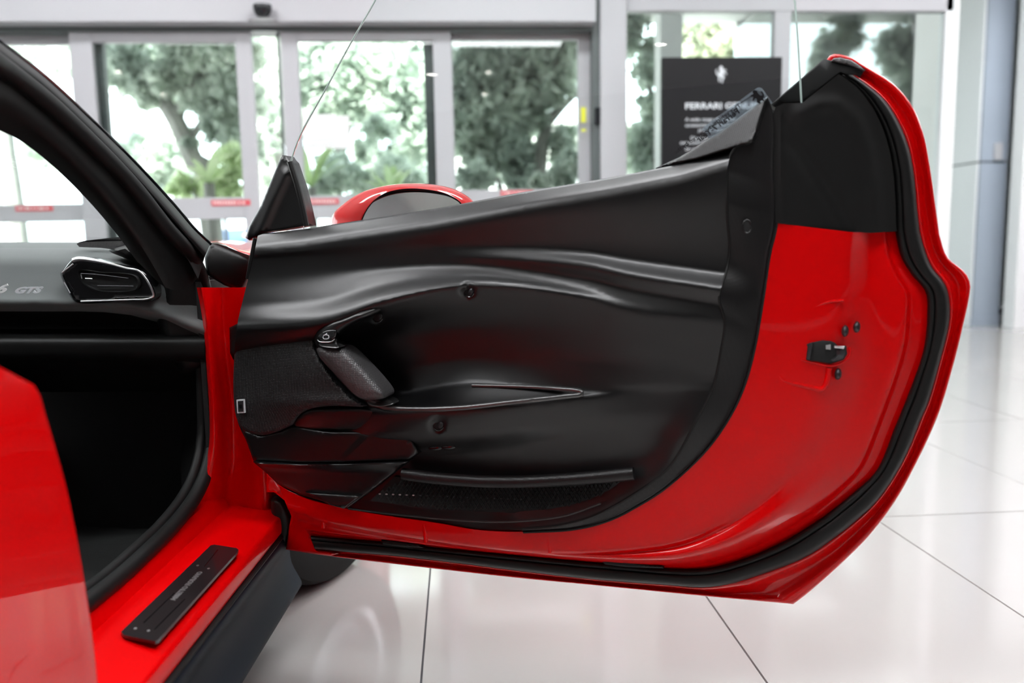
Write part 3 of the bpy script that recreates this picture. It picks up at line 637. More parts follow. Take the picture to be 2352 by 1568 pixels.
# ---------------- inner trim panel: heights (cm) along feature lines
XK = np.array([540, 740, 880, 1080, 1340, 1450, 1660.])
def line(yk, wk): return (np.array(yk, float), np.array(wk, float))
YT = lambda x: np.interp(x, [540, 590, 700, 760, 1000, 1200, 1400, 1560, 1690], [552, 538, 526, 516, 479, 441, 408, 377, 338])
yt = YT(XK)
LN = [
 (yt-6, [6.3]*7), (yt, [7.4]*7), (yt+10, [8.5]*7), (yt+20, [9.5]*7), (yt+30, [10.2]*7), (yt+48, [10.6]*7),
 line([590, 585, 577, 566, 575, 592, 622], [10.3, 10.2, 10.1, 9.7, 9.0, 8.8, 8.6]),
 line([612, 602, 598, 592, 612, 636, 668], [10.1, 10.0, 9.9, 10.0, 10.8, 11.2, 11.6]),
 line([628, 612, 608, 606, 640, 664, 700], [10.0, 9.95, 9.9, 9.9, 9.9, 10.1, 10.4]),
 line([695, 682, 648, 630, 662, 690, 716], [12.1, 12.2, 11.7, 11.0, 10.6, 10.6, 10.5]),
 line([757, 742, 694, 656, 682, 712, 735], [15.4, 15.8, 15.3, 13.7, 11.8, 11.2, 10.6]),
 line([780, 762, 715, 680, 704, 738, 760], [14.2, 14.6, 14.0, 12.7, 11.4, 10.9, 10.4]),
 line([830, 815, 780, 755, 775, 790, 800], [9.6, 8.6, 8.2, 9.0, 10.0, 10.2, 10.0]),
 line([858, 855, 850, 812, 830, 840, 850], [8.6, 7.2, 6.6, 7.8, 9.3, 9.7, 9.6]),
 line([866, 863, 858, 822, 840, 850, 860], [8.5, 7.1, 6.5, 7.6, 9.4, 9.7, 9.5]),
 line([895, 895, 905, 876, 893, 885, 880], [8.0, 7.0, 6.8, 8.8, 9.8, 9.7, 9.4]),
 line([905, 905, 914, 888, 901, 893, 888], [8.1, 7.6, 7.6, 9.6, 10.0, 9.6, 9.4]),
 line([918, 918, 932, 930, 905.5, 899, 893], [8.6, 9.2, 12.6, 12.7, 10.4, 9.6, 9.3]),
 line([923, 923, 938, 936, 910, 904, 898], [8.8, 9.4, 13.5, 13.6, 10.7, 9.6, 9.3]),
 line([932, 932, 947, 945, 917, 912, 908], [9.0, 9.6, 13.7, 13.8, 10.8, 9.6, 9.3]),
 line([985, 985, 990, 990, 958, 948, 940], [9.0, 9.6, 12.6, 12.6, 10.4, 9.6, 9.2]),
 line([1040, 1040, 1045, 1045, 1010, 1000, 990], [9.0]*7),
 line([1090, 1090, 1090, 1090, 1080, 1070, 1060], [8.3]*7),
 line([1260, 1260, 1260, 1260, 1260, 1260, 1260], [8.6]*7)]
YL = np.array([l[0] for l in LN]); WL = np.array([l[1] for l in LN])
E1 = [(1688, 343), (1676, 362), (1670, 423), (1671, 506), (1676, 560), (1671, 613), (1652, 685), (1662, 725), (1665, 745), (1655, 812), (1636, 895), (1600, 964), (1537, 1072), (1452, 1137), (1364, 1184), (1280, 1207), (1200, 1215)]
E1s = spl(E1, 120)
def wpanel(x, y, rim=True):
    n = len(x); ys = np.empty((n, len(YL))); ws = np.empty((n, len(YL)))
    for k in range(len(YL)):
        # smooth interpolation of the keys along x
        ys[:, k] = np.interp(x, XS, YLs[k]); ws[:, k] = np.interp(x, XS, WLs[k])
    ys = np.maximum.accumulate(ys+np.arange(ys.shape[1])*1e-3, axis=1)
    h = np.diff(ys, axis=1)+1e-6; dl = np.diff(ws, axis=1)/h; m = np.zeros_like(ws)
    a, b = dl[:, :-1], dl[:, 1:]; s = a*b > 0
    m[:, 1:-1] = np.where(s, 2*a*b/np.where(s, a+b, 1), 0); m[:, 0] = dl[:, 0]; m[:, -1] = dl[:, -1]
    i = np.clip((ys <= y[:, None]).sum(1)-1, 0, ys.shape[1]-2); r = np.arange(n); hh = h[r, i]; t = np.clip((y-ys[r, i])/hh, 0, 1)
    w = (2*t**3-3*t**2+1)*ws[r, i]+(t**3-2*t**2+t)*hh*m[r, i]+(-2*t**3+3*t**2)*ws[r, i+1]+(t**3-t**2)*hh*m[r, i+1]
    if rim:
        d = dist(E1s, x, y); lo = np.clip((y-880)/120, 0, 1)
        w = w+lo*1.3*np.exp(-(d/46)**2)*(x > 800)
    for (a_, b_, rr) in ((868, 726, 13), (1078, 668, 13), (1008, 975, 15)):
        w = w-1.0*np.exp(-(((x-a_+4)/rr)**2+((y-b_)/rr)**2)**1.5)
    return w
XS = np.linspace(540, 1700, 120)
def smooth_keys(K): return spl(np.stack([XK, K], 1), 200)
YLs = []; WLs = []
for k in range(len(YL)):
    if k < 6: YLs.append(YT(XS)+(-6, 0, 10, 20, 30, 48)[k])
    else:
        s = smooth_keys(YL[k]); YLs.append(np.interp(XS, s[:, 0], s[:, 1]))
    s = smooth_keys(WL[k]*10); WLs.append(np.interp(XS, s[:, 0], s[:, 1]/10))
tp = [(x, float(YT(x))) for x in np.linspace(604, 1686, 60)]
bt = [tuple(p) for p in spl([(1200, 1217), (1100, 1214), (1000, 1198), (850, 1176), (760, 1158), (690, 1138), (640, 1112), (600, 1068), (565, 1010), (543, 960), (536, 900), (538, 820), (545, 745), (560, 680), (580, 600), (592, 541)], 60)]
pout = tp+[tuple(p) for p in E1s[1:-1]]+bt
_far = lambda x, y: (x < 1e9)
xf = np.arange(548, 1690, 7.0)
ext = np.vstack([np.stack([xf+(k % 2)*3.5, np.interp(xf+(k % 2)*3.5, XS, YLs[k])], 1) for k in range(2, 22)]+[np.stack([xf, YT(xf)+d], 1) for d in (4, 15, 25, 38)])
skin('trim_panel', pout, atD, wpanel, M['trim'], door, step=6.5, thick=5, sharp=60, extra=ext)
# upper belt piece rising to the latch corner
wb = lambda x, y: 6.6+3.3*np.clip(dist([(1505, 386), (1757, 224)], x, y)/55, 0, 1.3)
skin('belt_cover', [(1505, 386), (1560, 361), (1660, 298), (1755, 226), (1764, 221), (1762, 240), (1728, 328), (1700, 334), (1600, 366)], atD, wb, M['trimside'], door, step=8, edge=6, drop=.8, thick=4)
tube('stitched_edge', place(atD, spl([(1758, 232), (1745, 272), (1730, 325)], 20), 9.3), .0028, M['trimside'], door, ns=8)
# side flange of the trim panel
fo = spl([(1764, 221), (1776, 260), (1778, 380), (1781, 512), (1766, 580), (1746, 712), (1729, 805), (1709, 878), (1680, 944), (1621, 1030), (1527, 1118), (1462, 1160), (1396, 1193), (1317, 1213), (1200, 1220)], 160)
fi = spl([(1760, 228), (1728, 328), (1695, 334), (1684, 345), (1672, 375), (1670, 423), (1671, 506), (1676, 560), (1671, 613), (1652, 685), (1662, 725), (1665, 745), (1655, 812), (1636, 895), (1600, 964), (1537, 1072), (1452, 1137), (1364, 1184), (1280, 1207), (1200, 1215)], 160)
# pair the two edges by height down to the bend, then by length
def pair(k):
    fo2 = spl(fo, k*4); q = []
    for p in fi: q.append(p)
    return None
fy = np.concatenate([np.linspace(0, 1, 160)])
w_in = wpanel(fi[:, 0], np.maximum(fi[:, 1], 345))
w_in[:30] = np.linspace(9.0, 9.4, 30) if True else 0
w_in = np.convolve(np.pad(w_in, 4, 'edge'), np.ones(9)/9, 'valid')
loft('trim_flange', [place(atD, fi-[3, 0], w_in-.8), place(atD, fi, w_in+.05), place(atD, mix(fi, fo, .05), w_in+.1), place(atD, mix(fi, fo, .5), mix(w_in, 9.4, .45)), place(atD, mix(fi, fo, .9), 9.35), place(atD, mix(fi, fo, .97), 9.5), place(atD, fo, 8.7)], M['trimside'], door, sub=3)
tube('piping', place(atD, fi[18:], w_in[18:]+.12), .0022, M['cap'], door, ns=8)
tube('panel_gap', place(atD, spl(fo[10:]+[2, 1], 150), 8.9), .0030, M['dark'], door, ns=6)
# finger hole in the flange
def disc(name, px, py, rx, ry, w, mat, dome=0, parent=None, fn=atD, n=20, rings=5, rot=0):
    V = []; c, s = math.cos(rot), math.sin(rot)
    for i in range(rings):
        q = math.cos(math.pi/2*i/(rings-1)); h = dome*math.sin(math.pi/2*i/(rings-1)); ax = []
        for k in range(n):
            a = 2*math.pi*k/n; X_, Y_ = rx*q*math.cos(a), ry*q*math.sin(a); ax.append((px+c*X_-s*Y_, py+s*X_+c*Y_))
        V.append(fn([p[0] for p in ax], [p[1] for p in ax], w+h))
    if not dome: V = V[:1]; V = V[0]; F = [list(range(n))]
    else: V = np.vstack(V); F = grid_faces(rings, n, True)
    F = to_cam(name, V, F); return mk(name, V, F, mat, parent or door, recalc=False)
disc('finger_hole', 1716, 520, 10, 15, 10.7, M['dark'], rot=.1, dome=.05); tube('hole_rim', place(atD, spl([(1716+10*math.cos(a), 520+15*math.sin(a)) for a in np.linspace(0, 6.1, 14)], 24, True), 10.7), .0016, M['trimside'], door, ns=6, cap=False)
# screws sunk in the trim
for (a, b, w) in ((868, 726, 12.3), (1078, 668, 12.3), (1008, 975, 12.1)):
    w = float(wpanel(np.array([a*1.]), np.array([b*1.]))[0])+.25
    e = disc('screw_recess', a-1, b, 13, 14, w, M['dark'], dome=.02, rot=.5)
    s_ = disc('screw', a+4, b+1, 6, 8, w+.35, M['bolt'], dome=.35, rot=.3); disc('screw_socket', a+5, b+1, 2.6, 4, w+.75, M['dark'], dome=.01, rot=.3)
    tube('recess_rim', place(atD, spl([(a-1+12.5*math.cos(q), b+14*math.sin(q)) for q in np.linspace(.4, 2.6, 8)], 14), w+.1), .0011, M['gloss'], door, ns=6)
for (a, b) in ((1000, 1029), (1030, 1027)):
    disc('lamp_lens', a, b, 16, 6, float(wpanel(np.array([a*1.]), np.array([b*1.]))[0])+.2, M['gloss'], dome=.3)

rp = spl([(850, 915), (862, 926), (885, 935), (960, 939.5), (1060, 936), (1180, 923), (1290, 911), (1338, 904), (1334, 899), (1285, 893), (1200, 888), (1085, 885)], 120)
tube('pocket_rim', place(atD, rp, np.array([max(float(v), 0) for v in np.interp(np.arange(120), [0, 30, 60, 82, 90, 119], [13.6, 13.9, 13.4, 11.0, 10.4, 9.6])])), .0052, M['trimgloss'], door, ns=10, scale=np.interp(np.arange(120), [0, 70, 90, 119], [1, .9, .8, .7]))
# ---------------- pull handle, switch, pocket, speaker
wh = lambda x, y: 14.6+0*x
hand = [(728, 800), (736, 797), (780, 796), (794, 801), (885, 900), (886, 910), (880, 915), (838, 917), (822, 912), (760, 850), (731, 815)]
skin('pull_handle', spl(hand, 80, True), atD, lambda x, y: 17.2-.0*(x), M['perf'], door, step=7, edge=26, drop=2.6, thick=3.5)
skin('handle_back', spl([(724, 800), (760, 850), (815, 912), (850, 935), (880, 940), (905, 935), (860, 905), (800, 830), (760, 796), (735, 790)], 60, True), atD, 13.8, M['trim'], door, step=12, edge=10, drop=1.2, thick=4)
# handle ends, smooth bright satin collars
skin('handle_collar', spl([(733, 793), (735, 783), (765, 782), (776, 786), (780, 797), (760, 799)], 40, True), atD, lambda x, y: 15.2+(y-783)*.17, M['trimgloss'], door, step=5, edge=4, drop=.5, thick=2)
skin('handle_collar', spl([(840, 918), (880, 916), (890, 915), (906, 925), (895, 931), (870, 934), (850, 930)], 40, True), atD, lambda x, y: 12.9+(y-915)*.12, M['trimgloss'], door, step=5, edge=4, drop=.4, thick=2)
# switch surround swoosh: the arc joining the crest with the handle
sw0 = spl([(900, 688), (850, 705), (790, 730), (750, 745), (728, 765), (726, 785), (735, 800)], 60); sw1 = spl([(905, 705), (860, 722), (810, 745), (785, 762), (776, 775), (778, 787), (784, 798)], 60)
rmp = 3.6*np.clip(1-np.arange(60)/24, 0, 1)**1.3
loft('handle_arch', [place(atD, inw(sw0, 4), 13.0-rmp), place(atD, sw0, 15.0-rmp), place(atD, mix(sw0, sw1, .2), 16.2-rmp), place(atD, mix(sw0, sw1, .55), 16.4-rmp), place(atD, mix(sw0, sw1, .9), 15.8-rmp), place(atD, sw1, 14.8-rmp), place(atD, inw(sw1, -5), 11.0-rmp)], M['trim'], door, sub=3)
skin('lock_button', spl([(730, 778), (731, 770), (742, 762), (758, 757), (772, 758), (772, 772), (765, 782), (740, 783)], 40, True), atD, 16.7, M['gloss'], door, step=5, edge=4, drop=.4, thick=1)
tube('button_trim', place(atD, spl([(729, 780), (733, 784), (748, 785.5), (762, 784), (769, 778)], 20), 16.9), .0009, M['chrome'], door, ns=6)
tube('lock_symbol', place(atD, spl([(743, 771), (746, 769), (752, 769), (755, 771), (755, 776), (752, 778), (745, 778), (742, 776)], 24, True), 16.9), .0008, M['signtext'], door, ns=5, cap=False)
tube('lock_symbol', place(atD, spl([(744, 770), (748, 768), (751, 765)], 6), 16.9), .0007, M['signtext'], door, ns=5)
# speaker cloth area and its surround
spk = [tuple(p) for p in spl([(546, 748), (600, 745), (680, 740), (728, 738), (738, 742)], 16)]+[tuple(p) for p in spl([(724, 760), (722, 790), (745, 840), (800, 905), (842, 932)], 16)]+[tuple(p) for p in spl([(830, 934), (760, 932), (715, 938), (690, 950), (672, 975)], 12)]+[tuple(p) for p in spl([(640, 990), (600, 1000), (556, 985), (541, 950), (536, 890), (538, 820), (545, 760)], 20)]
def wspk(x, y):
    t = np.clip((x-540)/220, 0, 1); return 11.5+3.0*np.sin(t*math.pi*.5)*np.exp(-((y-870)/120)**2)-1.5*np.exp(-((y-740)/26)**2)+.9*np.exp(-((y-925)/18)**2)*t
skin('speaker_grille', spk, atD, wspk, M['cloth'], door, step=8, edge=8, drop=.7, thick=5)
skin('speaker_badge', [(543, 918), (560, 917), (562, 948), (545, 949)], atD, 12.5, M['signtext'], door, step=30, thick=.4)
skin('speaker_badge_mark', [(546, 921), (558, 920), (559, 945), (547, 946)], atD, 12.62, M['bolt'], door, step=30, thick=.1)
skin('speaker_badge_mark', [(549, 929), (555, 929), (556, 937), (550, 937)], atD, 12.75, M['gloss'], door, step=30, thick=.1)
def wl(x, y): return 13.2-2.2*np.clip((y-940)/50, 0, 1)**2-.02*np.clip(700-x, 0, 100)
skin('lower_grip', spl([(672, 975), (690, 950), (715, 939), (780, 936), (840, 936), (880, 950), (930, 988), (850, 990), (760, 988), (690, 985)], 90, True), atD, wl, M['trim'], door, step=8, edge=7, drop=.8, thick=4)
low1 = [(556, 985), (600, 1000), (640, 990), (672, 977), (760, 990), (925, 990), (948, 1012), (963, 1040), (938, 1058), (800, 1062), (690, 1064), (582, 1058)]
skin('door_bin_cover', low1, atD, lambda x, y: 11.4-.5*np.clip((y-1000)/60, 0, 1)+.25*(x+y > 1840), M['trim'], door, step=10, edge=6, drop=.8, thick=4)
low2 = [(581, 1060), (690, 1066), (800, 1065), (938, 1059), (900, 1090), (850, 1130), (800, 1166), (760, 1156), (690, 1136), (640, 1112), (605, 1080)]
skin('kick_panel', low2, atD, lambda x, y: 11.0-1.2*np.clip((y-1060)/80, 0, 1)+1.3*np.exp(-((y-1063)/9)**2), M['trim'], door, step=8, edge=5, drop=.8, thick=4)
skin('kick_panel_lip', [(700, 1130), (830, 1138), (790, 1168), (760, 1160)], atD, lambda x, y: 10.9+.012*(y-1130), M['trim'], door, step=8, edge=4, drop=.5, thick=2)
# map pocket: bar and elastic net
tube('pocket_bar', place(atD, spl([(925, 1088), (1000, 1098), (1100, 1105), (1200, 1106), (1330, 1099), (1456, 1087)], 60), 10.9), .0105, M['trimside'], door, ns=12, flat=1.1)
skin('map_pocket_back', [(905, 1094), (1100, 1110), (1300, 1108), (1440, 1095), (1380, 1140), (1290, 1170), (1180, 1178), (1000, 1170), (850, 1150)], atD, 9.0, M['dark'], door, step=30, thick=1)
NV = []; NF = []
def cord(p, q):
    a = atD([p[0]], [p[1]], 10.3)[0]; b = atD([q[0]], [q[1]], 10.3)[0]; t = b-a; L = np.linalg.norm(t); t /= L; n = np.cross(t, DN); n /= np.linalg.norm(n); r = .0011; k = len(NV)
    for c_ in (a, b): NV.extend([c_+n*r, c_+DN*r*1.5, c_-n*r])
    NF.extend([(k, k+1, k+4, k+3), (k+1, k+2, k+5, k+4)])
pn = np.array([(880, 1122), (925, 1097), (1100, 1116), (1300, 1114), (1435, 1098), (1380, 1140), (1290, 1168), (1180, 1176), (1000, 1170), (862, 1150)])
for r_ in range(0, 12):
    for c_ in range(0, 62):
        x = 860+c_*9.6+(r_ % 2)*4.8; y = 1094+r_*7.6
        for q in ((x+4.8, y+7.6), (x-4.8, y+7.6)):
            if inside(pn, np.array([x]), np.array([y]))[0] and inside(pn, np.array([q[0]]), np.array([q[1]]))[0]: cord((x, y), q)
net = mk('pocket_net', NV, NF, M['rubber'], door); net['kind'] = 'stuff'
for k in range(24):
    x = 872+k*15.5; y = 1134+k*.6
    if x < 1210: disc('net_bead', x, y, 3.2 if k < 8 else 2.2, 1.8, 10.6, M['chrome'] if k < 6 else M['bolt'], dome=.15, n=8, rings=3)
# lower lip line of the trim below the pocket
tube('lower_piping', place(atD, spl([(800, 1168), (900, 1180), (1000, 1190), (1100, 1197), (1200, 1196), (1300, 1183), (1380, 1155)], 60), 11.0), .0020, M['trim'], door, ns=8)

# ---------------- latch, bolts, clips in the red frame
skin('latch_recess_shade', [(1846, 828), (1850, 792), (1860, 787), (1890, 781), (1908, 783), (1918, 787), (1925, 795), (1944, 795), (1946, 812), (1938, 826), (1908, 835), (1870, 829)], atD, 9.15, M['dark'], door, step=20, edge=3, drop=.4, thick=1)  # dark plate standing proud, recess shade put into its colour
skin('latch_claw', [(1921, 801), (1938, 800), (1942, 810), (1936, 824), (1914, 830), (1908, 826), (1922, 816)], atD, 9.5, M['bolt'], door, step=9, edge=3, drop=.3, thick=.6)
skin('latch_claw', [(1917, 794), (1940, 795), (1938, 801), (1917, 799)], atD, 9.7, M['chrome'], door, step=9, edge=2, drop=.2, thick=.6)
skin('latch_pin', [(1897, 793), (1908, 791), (1908, 803), (1897, 802)], atD, 9.8, M['chrome'], door, step=9, edge=2, drop=.2, thick=1)
skin('latch_spring', [(1860, 788), (1867, 786), (1860, 826), (1854, 825)], atD, 9.45, M['bolt'], door, step=9, thick=.4)
tube('latch_lip', place(atD, spl([(1840, 826), (1870, 833), (1908, 840), (1935, 832), (1950, 818), (1952, 797)], 30), 8.75), .0022, M['redin'], door, ns=8)
tube('pressed_bead', place(atD, spl([(1791, 862), (1800, 872), (1850, 886), (1888, 893), (1899, 880), (1905, 845)], 40), 8.6), .0042, M['redin'], door, ns=8)
tube('pressed_bead', place(atD, spl([(1791, 862), (1790, 820), (1815, 770), (1850, 720), (1895, 695), (1938, 690)], 40), 8.6), .0022, M['redin'], door, ns=8)
for (a, b) in ((1941, 760), (1968, 751), (1925, 859)):
    w = 7.6 if a == 1968 else 8.2
    disc('latch_bolt', a, b, 8.5, 13.5, w, M['bolt'], dome=1.0, rot=.1); disc('bolt_socket', a+3, b+1, 3, 5, w+1.05, M['dark'], dome=.02, rot=.1, n=6)
for pts, w in (([(876, 1240), (905, 1243), (960, 1250), (975, 1258), (930, 1256), (880, 1250)], 4.6), ([(1376, 1283), (1420, 1284), (1460, 1293), (1520, 1299), (1525, 1305), (1440, 1302), (1390, 1296)], 4.6)):
    skin('drain_plug', pts, atD, w, M['rubber'], door, step=10, edge=3, drop=.3, thick=1)
# hinge boot and check strap
skin('hinge_boot', [(622, 1146), (640, 1144), (660, 1170), (670, 1192), (668, 1215), (655, 1262), (640, 1262), (628, 1245), (624, 1200)], atF, lambda x, y: AF-.02+0*x-.01*np.sin((x-622)/48*3.1), M['rubber'], car_e, step=7, edge=8, drop=-.02, thick=3)
skin('check_strap', [(527, 752), (545, 743), (560, 745), (556, 800), (536, 826), (528, 810)], atD, 6.0, M['rubber'], door, step=10, edge=5, drop=.6, thick=3)

# ---------------- sail panel, glass, label, mirror
skin('sail_panel', [(563, 545), (572, 520), (598, 474), (642, 368), (649, 356), (656, 357), (662, 366), (668, 372), (688, 430), (700, 478), (708, 517), (650, 527), (596, 535), (590, 545), (573, 552)], atD,
     lambda x, y: 5.5+.8*np.exp(-(dist([(655, 400), (622, 470), (596, 535)], x, y)/14)**2), M['trim'], door, step=6, edge=5, drop=1.0, thick=3)
tube('sail_seal', place(atD, spl([(666, 372), (684, 430), (696, 480), (704, 518)], 30), 7.2), .0055, M['rubber'], door, ns=8)
tube('front_edge_trim', place(atD, spl([(589, 548), (583, 580), (578, 607), (572, 640)], 20), 6.5), .007, M['rubber'], door, ns=8)
gl = [(668, 372), (676, 345), (693, 303), (745, 210), (806, 98), (858, 8), (893, -55), (1815, -55), (1825, 0), (1831, 70), (1836, 150), (1841, 236), (1770, 290), (1500, 420), (1000, 510), (700, 540)]
wg = lambda x, y: 5.2-2.2*((500-y)/560)**2*1.0
skin('window_glass', gl, atD, wg, M['cglass'], door, step=40, thick=.32)
for P in ([(668, 372), (676, 345), (693, 303), (745, 210), (806, 98), (858, 8), (893, -55)], [(1815, -55), (1825, 0), (1831, 70), (1836, 150), (1841, 236)]):
    q = spl(P, 40); tube('glass_edge', place(atD, q, wg(q[:, 0], q[:, 1])+.06), .0015, M['edge'], door, ns=6)
# transparent service label clinging to the glass, read from outside
lb = [(1613, 297), (1617, 291), (1738, 202), (1744, 200), (1750, 203), (1775, 236), (1640, 330)]
lab = skin('service_label', lb, atD, 6.6, M['film'], door, step=40, thick=.05)
dl = np.array([1738-1617, 202-291.]); p0 = atD([1617], [291], 6.62)[0]; p1 = atD([1738], [202], 6.62)[0]; rt = (p0-p1)/np.linalg.norm(p0-p1); upv = np.cross(DN, rt); upv *= 1 if upv[2] > 0 else -1
def lp(px, py, w=6.72): return atD([px], [py], w)[0]
text('label_text', 'This vehicle is covered by the', lp(1703, 244), rt, upv, .0105, M['sign'], door, ext=.0001)
text('label_text', 'Ferrari 7-Year', lp(1700, 258), rt, upv, .0135, M['sign'], door, ext=.0001, bold=.0002)
emblem('label_emblem', lp(1770, 236), rt*.8+upv*.2, upv, .026, .030, M['sign'], door, .0001)
tube('label_border', place(atD, spl([(1626, 310), (1621, 303), (1735, 213), (1742, 209), (1768, 240)], 60), 6.7), .0004, M['sign'], door, ns=5)
# mirror
mo = spl([(768, 560), (761, 520), (766, 492), (790, 468), (830, 442), (880, 427), (935, 421), (1000, 424), (1050, 437), (1090, 465), (1110, 510), (1080, 570), (950, 600), (830, 590)], 90, True)
mi = spl([(850, 560), (843, 520), (850, 490), (868, 462), (895, 444), (935, 436), (985, 439), (1030, 451), (1055, 470), (1068, 510), (1050, 555), (960, 580), (900, 578), (870, 572)], 90, True)
mi = mix(mi, mo, .18); mc = mo.mean(0)
mir = [place(atD, mix(mo, mc, .55), -21), place(atD, mix(mo, mc, .2), -19.5), place(atD, mix(mo, mc, .04), -16.5), place(atD, mo, -13), place(atD, mix(mo, mi, .5), -9.6), place(atD, mix(mo, mi, .92), -8.2), place(atD, mi, -8.2), place(atD, mix(mi, mc, .03), -9.6)]
loft('mirror_housing', mir, M['red'], door, sub=3, closed=True)
tube('mirror_gasket', place(atD, mix(mi, mc, .01), -8.5), .0022, M['rubber'], door, ns=8, cap=False)
skin('mirror_glass', mix(mi, mc, .02)[::2], atD, lambda x, y: -8.8+.030*(y-445), M['mirror'], door, step=40, thick=.3)
tube('mirror_stalk', [atD([870], [560], -15)[0], atD([850], [590], -8)[0], atD([840], [600], -3)[0]], .02, M['gloss'], door, ns=12)

# ================================================================== BODY AROUND THE OPENING
# rear quarter next to the camera, the body side behind the door opening
RQ = [(-260, 770), (-60, 825), (0, 845), (78, 884)]
def wq(x, y): return SX+0*x
edge_r = spl([(78, 884), (92, 908), (104, 950), (125, 1020), (150, 1110), (172, 1210), (190, 1310), (204, 1400), (214, 1470), (224, 1560), (232, 1640)], 60)
top_r = spl([(-420, 760), (-200, 790), (-60, 822), (0, 846), (50, 872), (78, 884)], 40)
ri = edge_r-np.array([6, 0]); 
cols = []
for d, s in ((-.6, -.03), (0, 0), (5, .004), (16, .006), (60, .010), (140, .018), (240, .03), (300, .03)):
    e2 = edge_r-np.array([max(d, -.6), 0]); e2[:, 1] -= d*.52*np.linspace(1, .0, 60)**1.5
    cols.append(atS(e2[:, 0], e2[:, 1], SX+.0+s-.02))
loft('rear_quarter', cols, M['red'], car_e, sub=4)
# A-pillar: outer edge, rubber steps, inner trim
pil = [spl([(-120, 0), (0, 98), (100, 176), (200, 268), (300, 366), (400, 474), (446, 528), (482, 562)], 70),
       spl([(-120, 35), (0, 126), (90, 190), (190, 282), (290, 384), (385, 490), (440, 555), (470, 590)], 70),
       spl([(-120, 60), (0, 150), (85, 212), (180, 300), (280, 402), (370, 510), (425, 585), (455, 640)], 70),
       spl([(-120, 80), (0, 172), (80, 235), (175, 325), (265, 420), (350, 530), (400, 600), (430, 660)], 70),
       spl([(-120, 160), (0, 236), (60, 275), (140, 345), (230, 440), (300, 530), (340, 590), (380, 660)], 70),
       spl([(-120, 240), (-40, 282), (0, 300), (45, 322), (120, 380), (200, 458), (262, 530), (315, 600)], 70)]
def pd(x, k): return AF-.04+(.24-.50)*0+np.interp(x, [-120, 0, 480], [-.62, -.48, .0])+k
P_ = [place(atF, c_, pd(c_[:, 0], k)) for c_, k in zip(pil, (.035, .0, .0, .02, .03, .09))]
loft('windscreen_pillar', [P_[0], place(atF, mix(pil[0], pil[1], .5), pd(mix(pil[0], pil[1], .5)[:, 0], .002)), P_[1], place(atF, mix(pil[1], pil[2], .15), pd(mix(pil[1], pil[2], .15)[:, 0], .02)), place(atF, mix(pil[1], pil[2], .9), pd(pil[2][:, 0], .016)), P_[2]], M['rubber'], car_e, sub=3)
loft('pillar_trim', [place(atF, pil[2]-[0, 3], pd(pil[2][:, 0], .02)), P_[3], P_[4], P_[5]], M['cap'], car_e, sub=4)
tube('windscreen_edge', place(atF, pil[0]+[2, -1], pd(pil[0][:, 0], .05)), .0035, M['gloss'], car_e, ns=8)
# door opening seal running from the pillar down and along the sill
s_path = spl([(-90, 85), (0, 150), (100, 226), (200, 318), (300, 420), (380, 520), (440, 590), (466, 650), (478, 740), (484, 840), (488, 930), (487, 1010), (474, 1080), (448, 1140), (400, 1205), (330, 1275), (270, 1330), (200, 1385), (120, 1445)], 160)
xs_ = np.interp(s_path[:, 1], [80, 560, 640, 2000], [SX-.29, SX-.165, SX-.145, SX-.145])
P3 = place(atS, s_path, xs_)
d3 = (P3-CAM)@CARF; P3 = P3
top = s_path[:, 1] < 600
P3b = place(atF, s_path, pd(s_path[:, 0], .01)); wgt = np.clip((s_path[:, 1]-560)/90, 0, 1)[:, None]; P3 = P3b*(1-wgt)+P3*wgt
tube('opening_seal', P3, .0145, M['rubber'], car_e, ns=14)
tube('opening_seal_lip', P3-_r0*.02-CARF*.006+np.array([0, 0, .006]), .0105, M['rubber'], car_e, ns=12)
# hinge pillar in red between seal and door
hp_l = spl([(462, 660), (476, 740), (484, 840), (490, 930), (491, 1010), (480, 1080), (462, 1140), (430, 1196)], 50)
hp_m = spl([(520, 660), (520, 740), (528, 840), (540, 930), (545, 1010), (545, 1080), (530, 1150), (512, 1215)], 50)
hp_n = spl([(575, 655), (560, 740), (560, 840), (575, 930), (590, 1010), (600, 1080), (600, 1150), (592, 1228)], 50)
hp_r = spl([(600, 600), (600, 740), (600, 840), (610, 930), (625, 1010), (628, 1080), (630, 1160), (640, 1240)], 50)
dd = lambda base: AF+base
loft('hinge_pillar', [place(atF, hp_l-[10, 0], dd(-.03)), place(atF, hp_l, dd(-.06)), place(atF, mix(hp_l, hp_m, .35), dd(-.035)), place(atF, mix(hp_l, hp_m, .7), dd(.01)), place(atF, hp_m, dd(.02)), place(atF, hp_n, dd(.0)), place(atF, mix(hp_n, hp_r, .8), dd(.02)), place(atF, hp_r, dd(.07))], M['redin'], car_e, sub=4)
# cowl corner and front wing
skin('cowl_corner', [(470, 590), (484, 560), (505, 566), (540, 580), (574, 592), (577, 620), (572, 640), (560, 668), (540, 664), (515, 655), (490, 640), (474, 630)], atF, lambda x, y: AF+.0+.05*np.clip((x-480)/90, 0, 1)-.012*np.sin((y-560)/90*3.1), M['cap'], car_e, step=8, edge=8, drop=-.02, thick=4)
wing = [atF([482, 500, 525, 550, 580, 600], [557, 556, 566, 578, 588, 590], AF+.04), atF([482, 500, 525, 550, 580, 600], [554.5, 555, 561, 572, 580, 585], AF+.1), atF([482, 505, 530, 555, 580, 620], [553, 553, 555, 560, 566, 572], AF+.45), atF([482, 505, 530, 555, 580, 620], [553, 552, 553, 555, 558, 560], AF+.9), atF([500, 520, 540, 560, 590, 640], [560, 560, 560, 562, 566, 575], AF+1.3)]
loft('front_wing', wing, M['red'], car_e, sub=5)
